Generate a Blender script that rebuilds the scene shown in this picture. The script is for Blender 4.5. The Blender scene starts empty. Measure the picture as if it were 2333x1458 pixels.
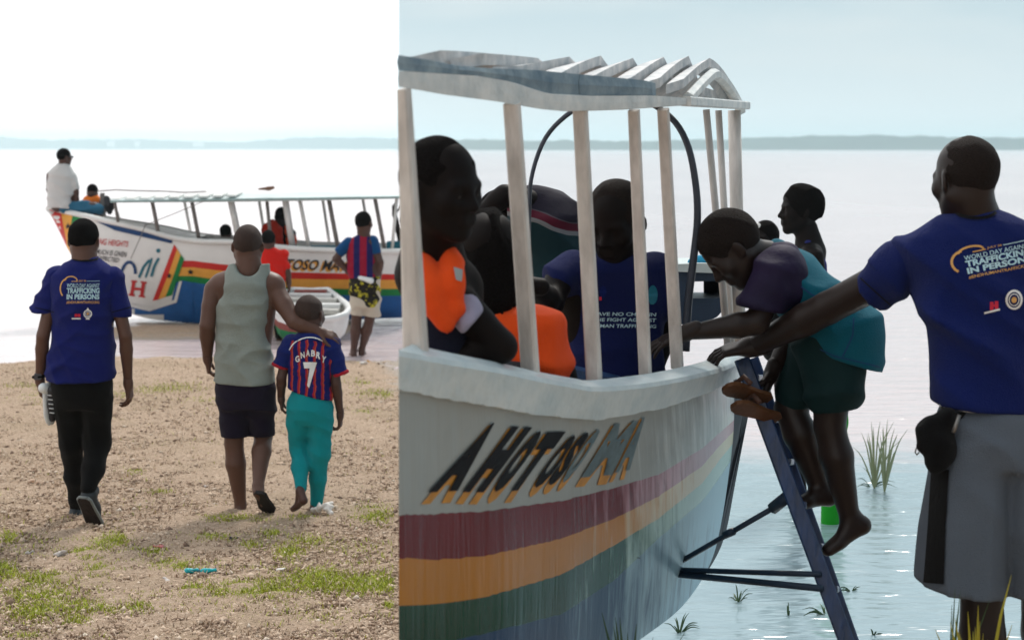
import bpy, bmesh, math, random
import numpy as np
from mathutils import Vector, Matrix
from mathutils.bvhtree import BVHTree

# ------------------------------------------------------------------ camera, sky, sun, exposure
SC = bpy.context.scene
COL = SC.collection
F, U0, VH, CZ = 4354.0, 1166.5, 338.0, 2.0      # focal length, centre column, horizon row (photograph pixels), eye height in metres
cam = bpy.data.cameras.new('camera')
cam.sensor_width = 36.0
cam.lens = 36.0 * F / 2333.0
cam.shift_y = -(729.0 - VH) / 2333.0
cam.clip_start = 0.1
cam.clip_end = 30000
cam.dof.use_dof = True
cam.dof.focus_distance = 7.5
cam.dof.aperture_fstop = cam.lens / 1000 / 0.0135
cam_o = bpy.data.objects.new('camera', cam)
cam_o.location = (0, 0, CZ)
cam_o.rotation_euler = (math.radians(90), 0, 0)
COL.objects.link(cam_o)
SC.camera = cam_o

SUN_EL, SUN_AZ = math.radians(47), math.radians(16)      # azimuth from +Y towards +X
sun = bpy.data.lights.new('sun', 'SUN')
sun.energy = 2.7
sun.angle = math.radians(10)
sun.color = (1.0, 0.95, 0.88)
sun_o = bpy.data.objects.new('sun', sun)
sd = Vector((math.sin(SUN_AZ) * math.cos(SUN_EL), math.cos(SUN_AZ) * math.cos(SUN_EL), math.sin(SUN_EL)))
sun_o.rotation_euler = sd.to_track_quat('Z', 'Y').to_euler()
sun_o.location = (0, 0, 30)
COL.objects.link(sun_o)

world = bpy.data.worlds.new('World')
SC.world = world
world.use_nodes = True
wn, wl = world.node_tree.nodes, world.node_tree.links
wn.clear()
w_out = wn.new('ShaderNodeOutputWorld')
w_bg = wn.new('ShaderNodeBackground')
w_bg.inputs['Strength'].default_value = 0.1
w_sky = wn.new('ShaderNodeTexSky')
w_sky.sky_type = 'NISHITA'
w_sky.sun_disc = False
w_sky.sun_elevation = SUN_EL
w_sky.sun_rotation = SUN_AZ
w_sky.dust_density = 4
w_tc = wn.new('ShaderNodeTexCoord')
w_xyz = wn.new('ShaderNodeSeparateXYZ')
wl.new(w_tc.outputs['Generated'], w_xyz.inputs[0])


def wmath(op, a, b=None, clamp=False):
    n = wn.new('ShaderNodeMath'); n.operation = op; n.use_clamp = clamp
    for k, s in enumerate((a, b)):
        if s is None: continue
        if isinstance(s, (int, float)): n.inputs[k].default_value = s
        else: wl.new(s, n.inputs[k])
    return n.outputs[0]


def wmix(f, a, b):
    n = wn.new('ShaderNodeMix'); n.data_type = 'RGBA'
    if isinstance(f, (int, float)): n.inputs[0].default_value = f
    else: wl.new(f, n.inputs[0])
    for s, i in ((a, 6), (b, 7)):
        if isinstance(s, tuple): n.inputs[i].default_value = (*s, 1)
        else: wl.new(s, n.inputs[i])
    return n.outputs[2]


# a bank of bright white overcast stands over the western half of the sky, thin blue-grey cloud over the rest
edge_slope = (908.5 - U0) / F
w_side = wmath('MULTIPLY', wmath('SUBTRACT', w_xyz.outputs[0], wmath('MULTIPLY', w_xyz.outputs[1], edge_slope)), 6000.0)
w_side = wmath('ADD', w_side, 0.5, True)
w_noise = wn.new('ShaderNodeTexNoise')
w_map = wn.new('ShaderNodeMapping')
w_map.inputs['Scale'].default_value = (3.0, 3.0, 16.0)
wl.new(w_tc.outputs['Generated'], w_map.inputs[0])
wl.new(w_map.outputs[0], w_noise.inputs['Vector'])
w_noise.inputs['Scale'].default_value = 2.2
w_noise.inputs['Detail'].default_value = 5
w_up = wmath('MULTIPLY', w_xyz.outputs[2], 1.0 / 0.085, True)
w_far = wmath('POWER', wmath('MAXIMUM', wmath('MULTIPLY', w_xyz.outputs[2], 1.0), 0.0), 0.5, True)
thin = wmix(w_up, (9.3, 10.1, 10.4), (5.5, 7.3, 8.1))
thin = wmix(wmath('MULTIPLY', w_far, 0.8), thin, (4.4, 5.3, 6.0))
thin = wmix(wmath('MULTIPLY', wmath('SUBTRACT', w_noise.outputs['Fac'], 0.42), 1.7, True), thin, (7.9, 8.55, 8.8))
# overcast is brightest round the veiled sun and duller away from it
w_dot = wn.new('ShaderNodeVectorMath'); w_dot.operation = 'DOT_PRODUCT'; wl.new(w_tc.outputs['Generated'], w_dot.inputs[0]); w_dot.inputs[1].default_value = sd
w_glow = wmath('MULTIPLY', wmath('ADD', w_dot.outputs['Value'], .7), 1 / 1.35, True)
thin = wmix(w_glow, (1.7, 2.05, 2.3), thin)
veil = wmix(0.92, w_sky.outputs[0], thin)
bank = wmix(w_noise.outputs['Fac'], (13.6, 13.6, 13.6), (14.4, 14.4, 14.4))
bank = wmix(w_glow, (8.8, 8.75, 8.7), bank)
bank = wmix(0.97, w_sky.outputs[0], bank)
wl.new(wmix(w_side, bank, veil), w_bg.inputs['Color'])
wl.new(w_bg.outputs[0], w_out.inputs['Surface'])

SC.view_settings.view_transform = 'Standard'
SC.view_settings.look = 'None'
SC.view_settings.exposure = 0
SC.view_settings.gamma = 1
SC.view_settings.use_curve_mapping = False
SC.render.engine = 'CYCLES'
SC.cycles.max_bounces = 6
SC.cycles.volume_bounces = 4
SC.cycles.use_denoising = True

RNG = random.Random(5)
NR = np.random.RandomState(7)


# ------------------------------------------------------------------ helpers
def P(u, v, Y):
    """point of the place that lies Y metres ahead and is seen at column u, row v of the photograph"""
    return Vector(((u - U0) * Y / F, Y, CZ - (v - VH) * Y / F))


def PX(p):
    return ((p[0]) * F / p[1] + U0, VH + (CZ - p[2]) * F / p[1])


def tag(o, label=None, cat=None, group=None, kind=None):
    for k, x in (('label', label), ('category', cat), ('group', group), ('kind', kind)):
        if x: o[k] = x
    return o


def empty(name, loc, label=None, cat=None, group=None):
    o = bpy.data.objects.new(name, None)
    o.location = loc
    o.empty_display_size = 0.1
    COL.objects.link(o)
    return tag(o, label, cat, group)


def wloc(o):
    v = Vector((0, 0, 0))
    while o is not None:
        v = v + o.location
        o = o.parent
    return v


def link(name, me, mats, parent=None, smooth=True, loc=None):
    if not isinstance(mats, (list, tuple)): mats = [mats]
    for m in mats: me.materials.append(m)
    if smooth:
        me.polygons.foreach_set('use_smooth', np.ones(len(me.polygons), dtype=bool))
    o = bpy.data.objects.new(name, me)
    off = wloc(parent) if parent is not None else Vector((0, 0, 0))
    if loc is not None:
        o.location = Vector(loc) - off
        off = Vector(loc)
    if off.length > 0:
        me.transform(Matrix.Translation(-off))
    if parent is not None: o.parent = parent
    COL.objects.link(o)
    return o


def np_mesh(name, V, Q):
    """mesh of equal-sided faces from numpy arrays"""
    me = bpy.data.meshes.new(name)
    V = np.asarray(V, dtype=np.float32); Q = np.asarray(Q, dtype=np.int32)
    k = Q.shape[1]
    me.vertices.add(len(V)); me.vertices.foreach_set('co', V.ravel())
    me.loops.add(Q.size); me.loops.foreach_set('vertex_index', Q.ravel())
    me.polygons.add(len(Q))
    me.polygons.foreach_set('loop_start', np.arange(len(Q), dtype=np.int32) * k)
    me.polygons.foreach_set('loop_total', np.full(len(Q), k, dtype=np.int32))
    me.update(calc_edges=True)
    me.validate()
    return me


class MB:
    """collects boxes, tubes and prisms into one mesh"""
    def __init__(s): s.v = []; s.f = []; s.m = []; s.mi = 0

    def add(s, vs, fs):
        b = len(s.v); s.v += [tuple(x) for x in vs]; s.f += [tuple(i + b for i in f) for f in fs]; s.m += [s.mi] * len(fs)

    def box(s, c, ax, hx):
        c = Vector(c); ax = [Vector(a).normalized() for a in ax]
        vs = [c + ax[0] * hx[0] * i + ax[1] * hx[1] * j + ax[2] * hx[2] * k for k in (-1, 1) for j in (-1, 1) for i in (-1, 1)]
        s.add(vs, [(0, 2, 3, 1), (4, 5, 7, 6), (0, 1, 5, 4), (2, 6, 7, 3), (0, 4, 6, 2), (1, 3, 7, 5)])

    def bar(s, a, b, w, d, side=(1, 0, 0), w2=None):
        """square bar a->b, w across 'side', d across the third axis"""
        a = Vector(a); b = Vector(b); t = (b - a).normalized()
        x = Vector(side); x = (x - t * x.dot(t)).normalized(); y = t.cross(x)
        w2 = w if w2 is None else w2
        e = min(w, d) * 0.14
        prof = [(-.5, -.5 + e / d), (-.5 + e / w, -.5), (.5 - e / w, -.5), (.5, -.5 + e / d), (.5, .5 - e / d), (.5 - e / w, .5), (-.5 + e / w, .5), (-.5, .5 - e / d)]
        vs = [a + x * p * w + y * q * d for p, q in prof] + [b + x * p * w2 + y * q * d for p, q in prof]
        n = 8
        s.add(vs, [(i, (i + 1) % n, n + (i + 1) % n, n + i) for i in range(n)] + [tuple(range(n - 1, -1, -1)), tuple(range(n, 2 * n))])

    def tube(s, pts, r, n=8):
        pts = [Vector(p) for p in pts]
        if not isinstance(r, (list, tuple)): r = [r] * len(pts)
        vs = []; prev = None
        for i, p in enumerate(pts):
            t = (pts[min(i + 1, len(pts) - 1)] - pts[max(i - 1, 0)]).normalized()
            x = prev if prev is not None else (Vector((0, 0, 1)) if abs(t.z) < .9 else Vector((1, 0, 0)))
            x = (x - t * x.dot(t)).normalized(); prev = x; y = t.cross(x)
            vs += [p + x * math.cos(2 * math.pi * k / n) * r[i] + y * math.sin(2 * math.pi * k / n) * r[i] for k in range(n)]
        fs = []
        for i in range(len(pts) - 1):
            for k in range(n):
                a, b = i * n + k, i * n + (k + 1) % n
                fs.append((a, b, b + n, a + n))
        fs += [tuple(range(n - 1, -1, -1)), tuple(range(len(vs) - n, len(vs)))]
        s.add(vs, fs)

    def prism(s, poly, d):
        """polygon of points pushed along vector d"""
        n = len(poly); d = Vector(d); poly = [Vector(p) for p in poly]
        s.add(poly + [p + d for p in poly], [tuple(range(n)), tuple(range(2 * n - 1, n - 1, -1))] + [(i, i + n, (i + 1) % n + n, (i + 1) % n) for i in range(n)])

    def build(s, name, mats, parent=None, smooth=False, loc=None):
        me = bpy.data.meshes.new(name)
        me.from_pydata(s.v, [], s.f)
        me.polygons.foreach_set('material_index', s.m)
        bm = bmesh.new(); bm.from_mesh(me); bmesh.ops.recalc_face_normals(bm, faces=bm.faces); bm.to_mesh(me); bm.free()
        return link(name, me, mats, parent, smooth, loc)


def spline(pts, n):
    """Catmull-Rom through points, n samples"""
    A = np.array([list(p) for p in pts], dtype=float)
    ext = np.vstack([2 * A[0] - A[1], A, 2 * A[-1] - A[-2]])
    out = []
    for t in np.linspace(0, len(A) - 1 - 1e-9, n):
        i = int(t); f = t - i
        p0, p1, p2, p3 = ext[i:i + 4]
        out.append(.5 * (2 * p1 + (p2 - p0) * f + (2 * p0 - 5 * p1 + 4 * p2 - p3) * f * f + (3 * p1 - p0 - 3 * p2 + p3) * f ** 3))
    return np.array(out)


# ------------------------------------------------------------------ materials
def mat(name, col, rough=0.8, var=0.18, scale=14.0, bump=0.15, bscale=60.0, spec=0.3, metal=0.0, sheen=0.0, stretch=(1, 1, 1), col2=None, sss=0):
    m = bpy.data.materials.new(name); m.use_nodes = True
    n, l = m.node_tree.nodes, m.node_tree.links
    b = n['Principled BSDF']
    b.inputs['Roughness'].default_value = rough
    b.inputs['Specular IOR Level'].default_value = spec
    b.inputs['Metallic'].default_value = metal
    if sheen: b.inputs['Sheen Weight'].default_value = sheen
    tc = n.new('ShaderNodeTexCoord'); mp = n.new('ShaderNodeMapping'); mp.inputs['Scale'].default_value = stretch
    l.new(tc.outputs['Object'], mp.inputs[0])
    t = n.new('ShaderNodeTexNoise'); t.inputs['Scale'].default_value = scale; t.inputs['Detail'].default_value = 6; t.inputs['Roughness'].default_value = .6
    l.new(mp.outputs[0], t.inputs['Vector'])
    r = n.new('ShaderNodeValToRGB')
    c2 = col2 if col2 else tuple(c * (1 - var) for c in col)
    c1 = col if col2 else tuple(min(1, c * (1 + var)) for c in col)
    r.color_ramp.elements[0].position = .32; r.color_ramp.elements[0].color = (*c2, 1)
    r.color_ramp.elements[1].position = .68; r.color_ramp.elements[1].color = (*c1, 1)
    l.new(t.outputs['Fac'], r.inputs[0]); l.new(r.outputs[0], b.inputs['Base Color'])
    if bump:
        t2 = n.new('ShaderNodeTexNoise'); t2.inputs['Scale'].default_value = bscale; t2.inputs['Detail'].default_value = 4
        l.new(mp.outputs[0], t2.inputs['Vector'])
        bp = n.new('ShaderNodeBump'); bp.inputs['Strength'].default_value = bump; bp.inputs['Distance'].default_value = .01
        l.new(t2.outputs['Fac'], bp.inputs['Height']); l.new(bp.outputs[0], b.inputs['Normal'])
    return m


class NT:
    """small wrapper for writing node graphs"""
    def __init__(s, m): s.n, s.l = m.node_tree.nodes, m.node_tree.links; s.b = s.n.get('Principled BSDF')

    def _in(s, sock, v):
        if v is None: return
        if isinstance(v, bpy.types.NodeSocket): s.l.new(v, sock)
        elif isinstance(v, tuple) and len(v) == 3 and sock.type == 'RGBA': sock.default_value = (*v, 1)
        else: sock.default_value = v

    def math(s, op, a, b=None, clamp=False):
        q = s.n.new('ShaderNodeMath'); q.operation = op; q.use_clamp = clamp
        s._in(q.inputs[0], a); s._in(q.inputs[1], b); return q.outputs[0]

    def mix(s, f, a, b):
        q = s.n.new('ShaderNodeMix'); q.data_type = 'RGBA'
        s._in(q.inputs[0], f); s._in(q.inputs[6], a); s._in(q.inputs[7], b); return q.outputs[2]

    def tc(s, kind='Object'): return s.n.new('ShaderNodeTexCoord').outputs[kind]

    def mapping(s, v, scale=(1, 1, 1), loc=(0, 0, 0), rot=(0, 0, 0)):
        q = s.n.new('ShaderNodeMapping'); s.l.new(v, q.inputs[0]); q.inputs['Scale'].default_value = scale
        q.inputs['Location'].default_value = loc; q.inputs['Rotation'].default_value = rot; return q.outputs[0]

    def noise(s, v, scale=5, detail=4, rough=.55, dist=0):
        q = s.n.new('ShaderNodeTexNoise'); s.l.new(v, q.inputs['Vector']); q.inputs['Scale'].default_value = scale
        q.inputs['Detail'].default_value = detail; q.inputs['Roughness'].default_value = rough; q.inputs['Distortion'].default_value = dist
        return q.outputs['Fac']

    def ramp(s, f, stops, interp='LINEAR'):
        q = s.n.new('ShaderNodeValToRGB'); q.color_ramp.interpolation = interp
        while len(q.color_ramp.elements) < len(stops): q.color_ramp.elements.new(.5)
        for e, (p, c) in zip(q.color_ramp.elements, stops): e.position = p; e.color = (*c, 1) if len(c) == 3 else c
        s._in(q.inputs[0], f); return q.outputs[0]

    def xyz(s, v):
        q = s.n.new('ShaderNodeSeparateXYZ'); s.l.new(v, q.inputs[0]); return q.outputs

    def bump(s, h, strength=.3, dist=.01):
        q = s.n.new('ShaderNodeBump'); q.inputs['Strength'].default_value = strength; q.inputs['Distance'].default_value = dist
        s.l.new(h, q.inputs['Height']); s.l.new(q.outputs[0], s.b.inputs['Normal'])


def new_mat(name, rough=.6, spec=.4):
    m = bpy.data.materials.new(name); m.use_nodes = True
    t = NT(m); t.b.inputs['Roughness'].default_value = rough; t.b.inputs['Specular IOR Level'].default_value = spec
    return m, t


def paint_mat(name, col, reflect_wear=(.62, .66, .64), w0=.3, w1=.3, rough=.32, dark=.5):
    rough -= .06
    """boat paint: water reflections, with some wear, painted as pale streaks down the planking, more of them towards the bow (u of the hull map)"""
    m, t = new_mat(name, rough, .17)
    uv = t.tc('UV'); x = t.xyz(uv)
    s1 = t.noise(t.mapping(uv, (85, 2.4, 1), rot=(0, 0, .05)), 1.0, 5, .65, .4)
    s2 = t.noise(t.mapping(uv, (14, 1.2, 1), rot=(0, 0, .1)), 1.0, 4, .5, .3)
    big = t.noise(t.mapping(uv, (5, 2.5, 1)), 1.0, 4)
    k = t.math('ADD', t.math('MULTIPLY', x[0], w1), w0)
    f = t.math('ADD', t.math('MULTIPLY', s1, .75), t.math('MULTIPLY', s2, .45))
    f = t.math('MULTIPLY', t.math('SUBTRACT', t.math('ADD', f, k), .92), 4.4, True)  # pale runs: water reflections coloured in along with wear, stronger to the bow
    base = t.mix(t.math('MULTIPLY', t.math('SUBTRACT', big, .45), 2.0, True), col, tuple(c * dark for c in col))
    t.l.new(t.mix(f, base, reflect_wear), t.b.inputs['Base Color'])
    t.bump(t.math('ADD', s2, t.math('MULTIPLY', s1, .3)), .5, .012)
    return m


# ------------------------------------------------------------------ bodies and cloth: signed distance shapes meshed by surface nets
class Sdf:
    def __init__(s, h=.01): s.h = h; s.p = []; s.cuts = []; s.disp = None

    def cone(s, a, ra, b, rb, k=.02, op='+'):
        s.p.append(('c', np.array(a, float), float(ra), np.array(b, float), float(rb), k, op)); return s

    def ball(s, a, r, k=.02, op='+'): return s.cone(a, r, Vector(a) + Vector((0, 0, 1e-4)), r, k, op)

    def chain(s, pts, rs, k=.02):
        for i in range(len(pts) - 1): s.cone(pts[i], rs[i], pts[i + 1], rs[i + 1], k)
        return s

    def ell(s, c, R, rad, k=.02, op='+'):
        s.p.append(('e', np.array(c, float), np.array(R, float), np.array(rad, float), k, op)); return s

    def loft(s, rows, k=.02):
        """rows: (z, cx, cy, rx, ry) of an upright elliptical loft"""
        rows = sorted(rows); s.p.append(('l', np.array(rows, float), k, '+')); return s

    def cut(s, p, n): s.cuts.append((np.array(p, float), np.array(Vector(n).normalized(), float))); return s

    def mesh(s, smooth=2):
        h = s.h; lo = np.full(3, 1e9); hi = -lo
        bbs = []
        for q in s.p:
            if q[0] == 'c':
                a = np.minimum(q[1] - q[2], q[3] - q[4]); b = np.maximum(q[1] + q[2], q[3] + q[4])
            elif q[0] == 'e':
                e = np.abs(q[2].T) @ q[3]; a = q[1] - e; b = q[1] + e
            else:
                r = q[1]
                a = np.array([(r[:, 1] - r[:, 3]).min(), (r[:, 2] - r[:, 4]).min(), r[:, 0].min()])
                b = np.array([(r[:, 1] + r[:, 3]).max(), (r[:, 2] + r[:, 4]).max(), r[:, 0].max()])
            bbs.append((a, b))
            if q[-1] == '+': lo = np.minimum(lo, a); hi = np.maximum(hi, b)
        pad = .03 + 3 * h
        lo -= pad; hi += pad
        n = np.ceil((hi - lo) / h).astype(int) + 1
        D = np.full(n, .2, np.float32)
        ax = [lo[i] + h * np.arange(n[i]) for i in range(3)]
        for q, (a, b) in zip(s.p, bbs):
            k = q[-2]; m = k + 4 * h
            i0 = np.maximum(0, np.floor((a - m - lo) / h).astype(int)); i1 = np.minimum(n, np.ceil((b + m - lo) / h).astype(int) + 1)
            if (i1 <= i0).any(): continue
            X = ax[0][i0[0]:i1[0]].astype(np.float32)[:, None, None]; Y = ax[1][i0[1]:i1[1]].astype(np.float32)[None, :, None]; Z = ax[2][i0[2]:i1[2]].astype(np.float32)[None, None, :]
            if q[0] == 'c':
                A, ra, B, rb = q[1:5]; ba = B - A; L2 = float(ba @ ba)
                px, py, pz = X - A[0], Y - A[1], Z - A[2]
                t = np.clip((px * ba[0] + py * ba[1] + pz * ba[2]) / L2, 0, 1)
                d = np.sqrt((px - t * ba[0]) ** 2 + (py - t * ba[1]) ** 2 + (pz - t * ba[2]) ** 2) - (ra + (rb - ra) * t)
            elif q[0] == 'e':
                C, R, rad = q[1:4]
                px, py, pz = X - C[0], Y - C[1], Z - C[2]
                l = [(px * R[i][0] + py * R[i][1] + pz * R[i][2]) for i in range(3)]
                k0 = np.sqrt(sum((l[i] / rad[i]) ** 2 for i in range(3))) + 1e-6
                k1 = np.sqrt(sum((l[i] / rad[i] ** 2) ** 2 for i in range(3))) + 1e-6
                d = k0 * (k0 - 1) / k1
            else:
                r = q[1]; z = ax[2][i0[2]:i1[2]]
                f = [np.interp(z, r[:, 0], r[:, j]).astype(np.float32)[None, None, :] for j in range(1, 5)]
                px, py = X - f[0], Y - f[1]
                rho = np.sqrt((np.abs(px) / f[2]) ** 2.3 + (np.abs(py) / f[3]) ** 2.3) + 1e-4
                rho = (rho ** 2) ** (1 / 2.3)
                d = np.sqrt(px * px + py * py) * (1 - 1 / rho)
                d = np.where(rho < .3, -np.minimum(f[2], f[3]) * .7, d)
                d = np.maximum(d, np.maximum(Z - r[-1, 0], r[0, 0] - Z))
            sub = D[i0[0]:i1[0], i0[1]:i1[1], i0[2]:i1[2]]
            if q[-1] == '+':
                hh = np.maximum(k - np.abs(sub - d), 0) / max(k, 1e-6); sub[...] = np.minimum(sub, d) - hh * hh * k * .25
            else:
                hh = np.maximum(k - np.abs(sub + d), 0) / max(k, 1e-6); sub[...] = np.maximum(sub, -d) + hh * hh * k * .25
        if s.disp is not None:
            m = np.abs(D) < .05
            I = np.nonzero(m)
            D[I] += s.disp(np.stack([ax[0][I[0]], ax[1][I[1]], ax[2][I[2]]], 1)).astype(np.float32)
        for p, nn in s.cuts:
            D = np.maximum(D, ((ax[0] - p[0]) * nn[0])[:, None, None] + ((ax[1] - p[1]) * nn[1])[None, :, None] + ((ax[2] - p[2]) * nn[2])[None, None, :]).astype(np.float32)
        return surface_net(D, lo, h, smooth)


def surface_net(D, o, h, smooth=2):
    ins = D < 0
    i8 = ins.astype(np.int8)
    c = sum(i8[a:a + ins.shape[0] - 1, b:b + ins.shape[1] - 1, d:d + ins.shape[2] - 1] for a in (0, 1) for b in (0, 1) for d in (0, 1))
    act = (c > 0) & (c < 8)
    idx = np.full(act.shape, -1, np.int32); idx[act] = np.arange(act.sum())
    I, J, K = np.nonzero(act)
    pos = np.zeros((len(I), 3)); cnt = np.zeros(len(I))
    cor = [(a, b, d) for a in (0, 1) for b in (0, 1) for d in (0, 1)]
    for p in cor:
        for e in range(3):
            if p[e]: continue
            q = list(p); q[e] = 1
            da = D[I + p[0], J + p[1], K + p[2]]; db = D[I + q[0], J + q[1], K + q[2]]
            cr = (da < 0) != (db < 0)
            t = np.where(cr, da / np.where(cr, da - db, 1), 0)
            for j in range(3):
                pos[:, j] += np.where(cr, p[j] + (t if j == e else 0), 0)
            cnt += cr
    V = (pos / cnt[:, None] + np.stack([I, J, K], 1)) * h + o
    Q = []
    for e in range(3):
        a, b = (e + 1) % 3, (e + 2) % 3
        sl0 = [slice(1, -1)] * 3; sl1 = [slice(1, -1)] * 3
        sl0[e] = slice(0, -1); sl1[e] = slice(1, None)
        A, B = ins[tuple(sl0)], ins[tuple(sl1)]
        G = np.stack(np.nonzero(A != B), 1)
        fl = A[tuple(G.T)]
        G[:, a] += 1; G[:, b] += 1
        def cell(x, y):
            H = G.copy(); H[:, a] -= x; H[:, b] -= y
            return idx[tuple(H.T)]
        q = np.stack([cell(1, 1), cell(0, 1), cell(0, 0), cell(1, 0)], 1)
        q[~fl] = q[~fl][:, ::-1]
        Q.append(q)
    Q = np.concatenate(Q)
    Q = Q[(Q >= 0).all(1)]
    for _ in range(smooth):
        S = np.zeros_like(V); N = np.zeros(len(V))
        for j in range(4):
            np.add.at(S, Q[:, j], V[Q[:, (j + 1) % 4]] + V[Q[:, (j + 3) % 4]]); np.add.at(N, Q[:, j], 2)
        V = V * .5 + .5 * S / np.maximum(N, 1)[:, None]
    return V, Q


def merge(parts):
    V = []; Q = []; b = 0
    for v, q in parts: V.append(v); Q.append(q + b); b += len(v)
    return np.concatenate(V), np.concatenate(Q)


def folds(amp, freq, seed, dirs=((0, 0, 1),), warp=.8):
    r = np.random.RandomState(seed)
    ks = []
    for i in range(6):
        d = np.array(dirs[i % len(dirs)], float) + r.normal(0, .16, 3); d /= np.linalg.norm(d)
        ks.append((d * freq * r.uniform(.55, 1.25), r.uniform(0, 6.3), r.normal(0, freq * .16, 3), r.uniform(0, 6.3), r.normal(0, freq * .13, 3), r.uniform(0, 6.3)))
    def f(p):
        # creases: sharp-crested waves that come and go over the cloth
        o = np.zeros(len(p))
        for k, ph, q, ph2, m, ph3 in ks:
            mod = np.clip(np.sin(p @ m + ph3) * 1.3 - .1, 0, 1)
            w = 1 - np.abs(np.sin(p @ k * .5 + ph + 1.1 * warp * np.sin(p @ q + ph2)))
            o += mod * (w ** 1.6 - .24)
        return -amp * o * 1.15
    return f


def bvh_of(*objs):
    V = []; Q = []
    for o in objs:
        off = wloc(o); b = len(V)
        V += [v.co + off for v in o.data.vertices]; Q += [tuple(i + b for i in p.vertices) for p in o.data.polygons]
    return BVHTree.FromPolygons(V, Q)


def decal(name, polys, bvh, m, parent, off=.003, step=10.0, tris=None):
    """flat print or paint given by its outline, laid onto the surface it is printed on"""
    bm = bmesh.new()
    if tris is not None:
        vs, fs = tris
        bv = [bm.verts.new((x, y, 0)) for x, y in vs]
        for f in fs:
            try: bm.faces.new([bv[i] for i in f])
            except ValueError: pass
    else:
        for pl in polys:
            try: bm.faces.new([bm.verts.new((x, y, 0)) for x, y in pl])
            except ValueError: pass
    bmesh.ops.triangulate(bm, faces=bm.faces[:])
    xs = [v.co.x for v in bm.verts]; ys = [v.co.y for v in bm.verts]
    if not xs: bm.free(); return None
    for k, (a, b) in enumerate(((min(xs), max(xs)), (min(ys), max(ys)))):
        n = int((b - a) / step)
        for i in range(1, n + 1):
            x = a + (b - a) * i / (n + 1)
            co = (x, 0, 0) if k == 0 else (0, x, 0); no = (1, 0, 0) if k == 0 else (0, 1, 0)
            bmesh.ops.bisect_plane(bm, geom=bm.verts[:] + bm.edges[:] + bm.faces[:], plane_co=co, plane_no=no)
    bad = []
    o = Vector((0, 0, CZ))
    for v in bm.verts:
        d = (P(v.co.x, v.co.y, 1.0) - o).normalized()
        hit, nrm, _, dist = bvh.ray_cast(o, d)
        if hit is None: bad.append(v); continue
        if nrm.dot(d) > 0: nrm = -nrm
        v.co = hit + nrm * off - d * off * .5
    bmesh.ops.delete(bm, geom=bad, context='VERTS')
    me = bpy.data.meshes.new(name); bm.to_mesh(me); bm.free()
    return link(name, me, m, parent, True)


_glyph = {}
def text2d(s, bold=0.0, shear=0.0):
    """unit-box triangles of a line of lettering"""
    key = (s, bold, shear)
    if key in _glyph: return _glyph[key]
    cu = bpy.data.curves.new('lettering', 'FONT'); cu.body = s; cu.offset = bold; cu.shear = shear; cu.resolution_u = 3
    o = bpy.data.objects.new('lettering', cu); COL.objects.link(o)
    bpy.context.view_layer.update()
    me = bpy.data.meshes.new_from_object(o.evaluated_get(bpy.context.evaluated_depsgraph_get()))
    V = np.array([v.co[:2] for v in me.vertices]); Fc = [tuple(p.vertices) for p in me.polygons]
    bpy.data.objects.remove(o); bpy.data.meshes.remove(me); bpy.data.curves.remove(cu)
    V = (V - V.min(0)) / (V.max(0) - V.min(0))
    _glyph[key] = (V, Fc)
    return V, Fc


def text_decal(name, s, quad, bvh, m, parent, bold=.02, off=.003, step=12.0, shear=0.0):
    """quad: pixel corners bl, br, tr, tl"""
    V, Fc = text2d(s, bold, shear)
    q = np.array(quad, float)
    x, y = V[:, :1], V[:, 1:]
    W = q[0] * (1 - x) * (1 - y) + q[1] * x * (1 - y) + q[2] * x * y + q[3] * (1 - x) * y
    return decal(name, None, bvh, m, parent, off, step, (W.tolist(), Fc))


def rect(u0, v0, u1, v1): return [(u0, v0), (u1, v0), (u1, v1), (u0, v1)]


def stroke(pts, w):
    """ribbon polygons along a pixel polyline"""
    out = []
    for i in range(len(pts) - 1):
        a, b = np.array(pts[i], float), np.array(pts[i + 1], float); t = (b - a) / (np.linalg.norm(b - a) + 1e-9); nn = np.array((-t[1], t[0])) * w / 2
        out.append([tuple(a + nn), tuple(b + nn), tuple(b - nn), tuple(a - nn)])
    return out


def arc(cx, cy, rx, ry, a0, a1, n=14):
    return [(cx + rx * math.cos(math.radians(a0 + (a1 - a0) * i / n)), cy - ry * math.sin(math.radians(a0 + (a1 - a0) * i / n))) for i in range(n + 1)]

# ------------------------------------------------------------------ the setting: ground, water, far shore, haze
def interp(pts, x):
    a = np.array(pts, float); return np.interp(x, a[:, 0], a[:, 1])


def sstep(a, b, x): t = np.clip((x - a) / (b - a), 0, 1); return t * t * (3 - 2 * t)


def ground_z(X, Y):
    wig = .22 * np.sin(X * 1.7 + .6) + .12 * np.sin(X * 4.3) + .05 * np.sin(X * 11)
    fl = np.minimum(18.15 + wig - Y, (-.0575 * Y + .75 * sstep(16.5, 13.5, Y) - X) * .8)
    f = np.maximum(fl, 6.4 - Y)
    z = np.where(f > 0, .035 * np.tanh(f / .35), np.maximum(-.6, f * .16))
    z = z + .16 * sstep(6.5, 5.4, Y)
    mud = .016 - .05 * ((Y - 21.1 - .2 * np.sin(X * 2.1)) / 1.7) ** 2
    mud = mud - .05 * (1 - sstep(-5.0, -4.2, X)) - .05 * sstep(-1.9, -1.5, X)
    return np.maximum(z, mud)


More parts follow.
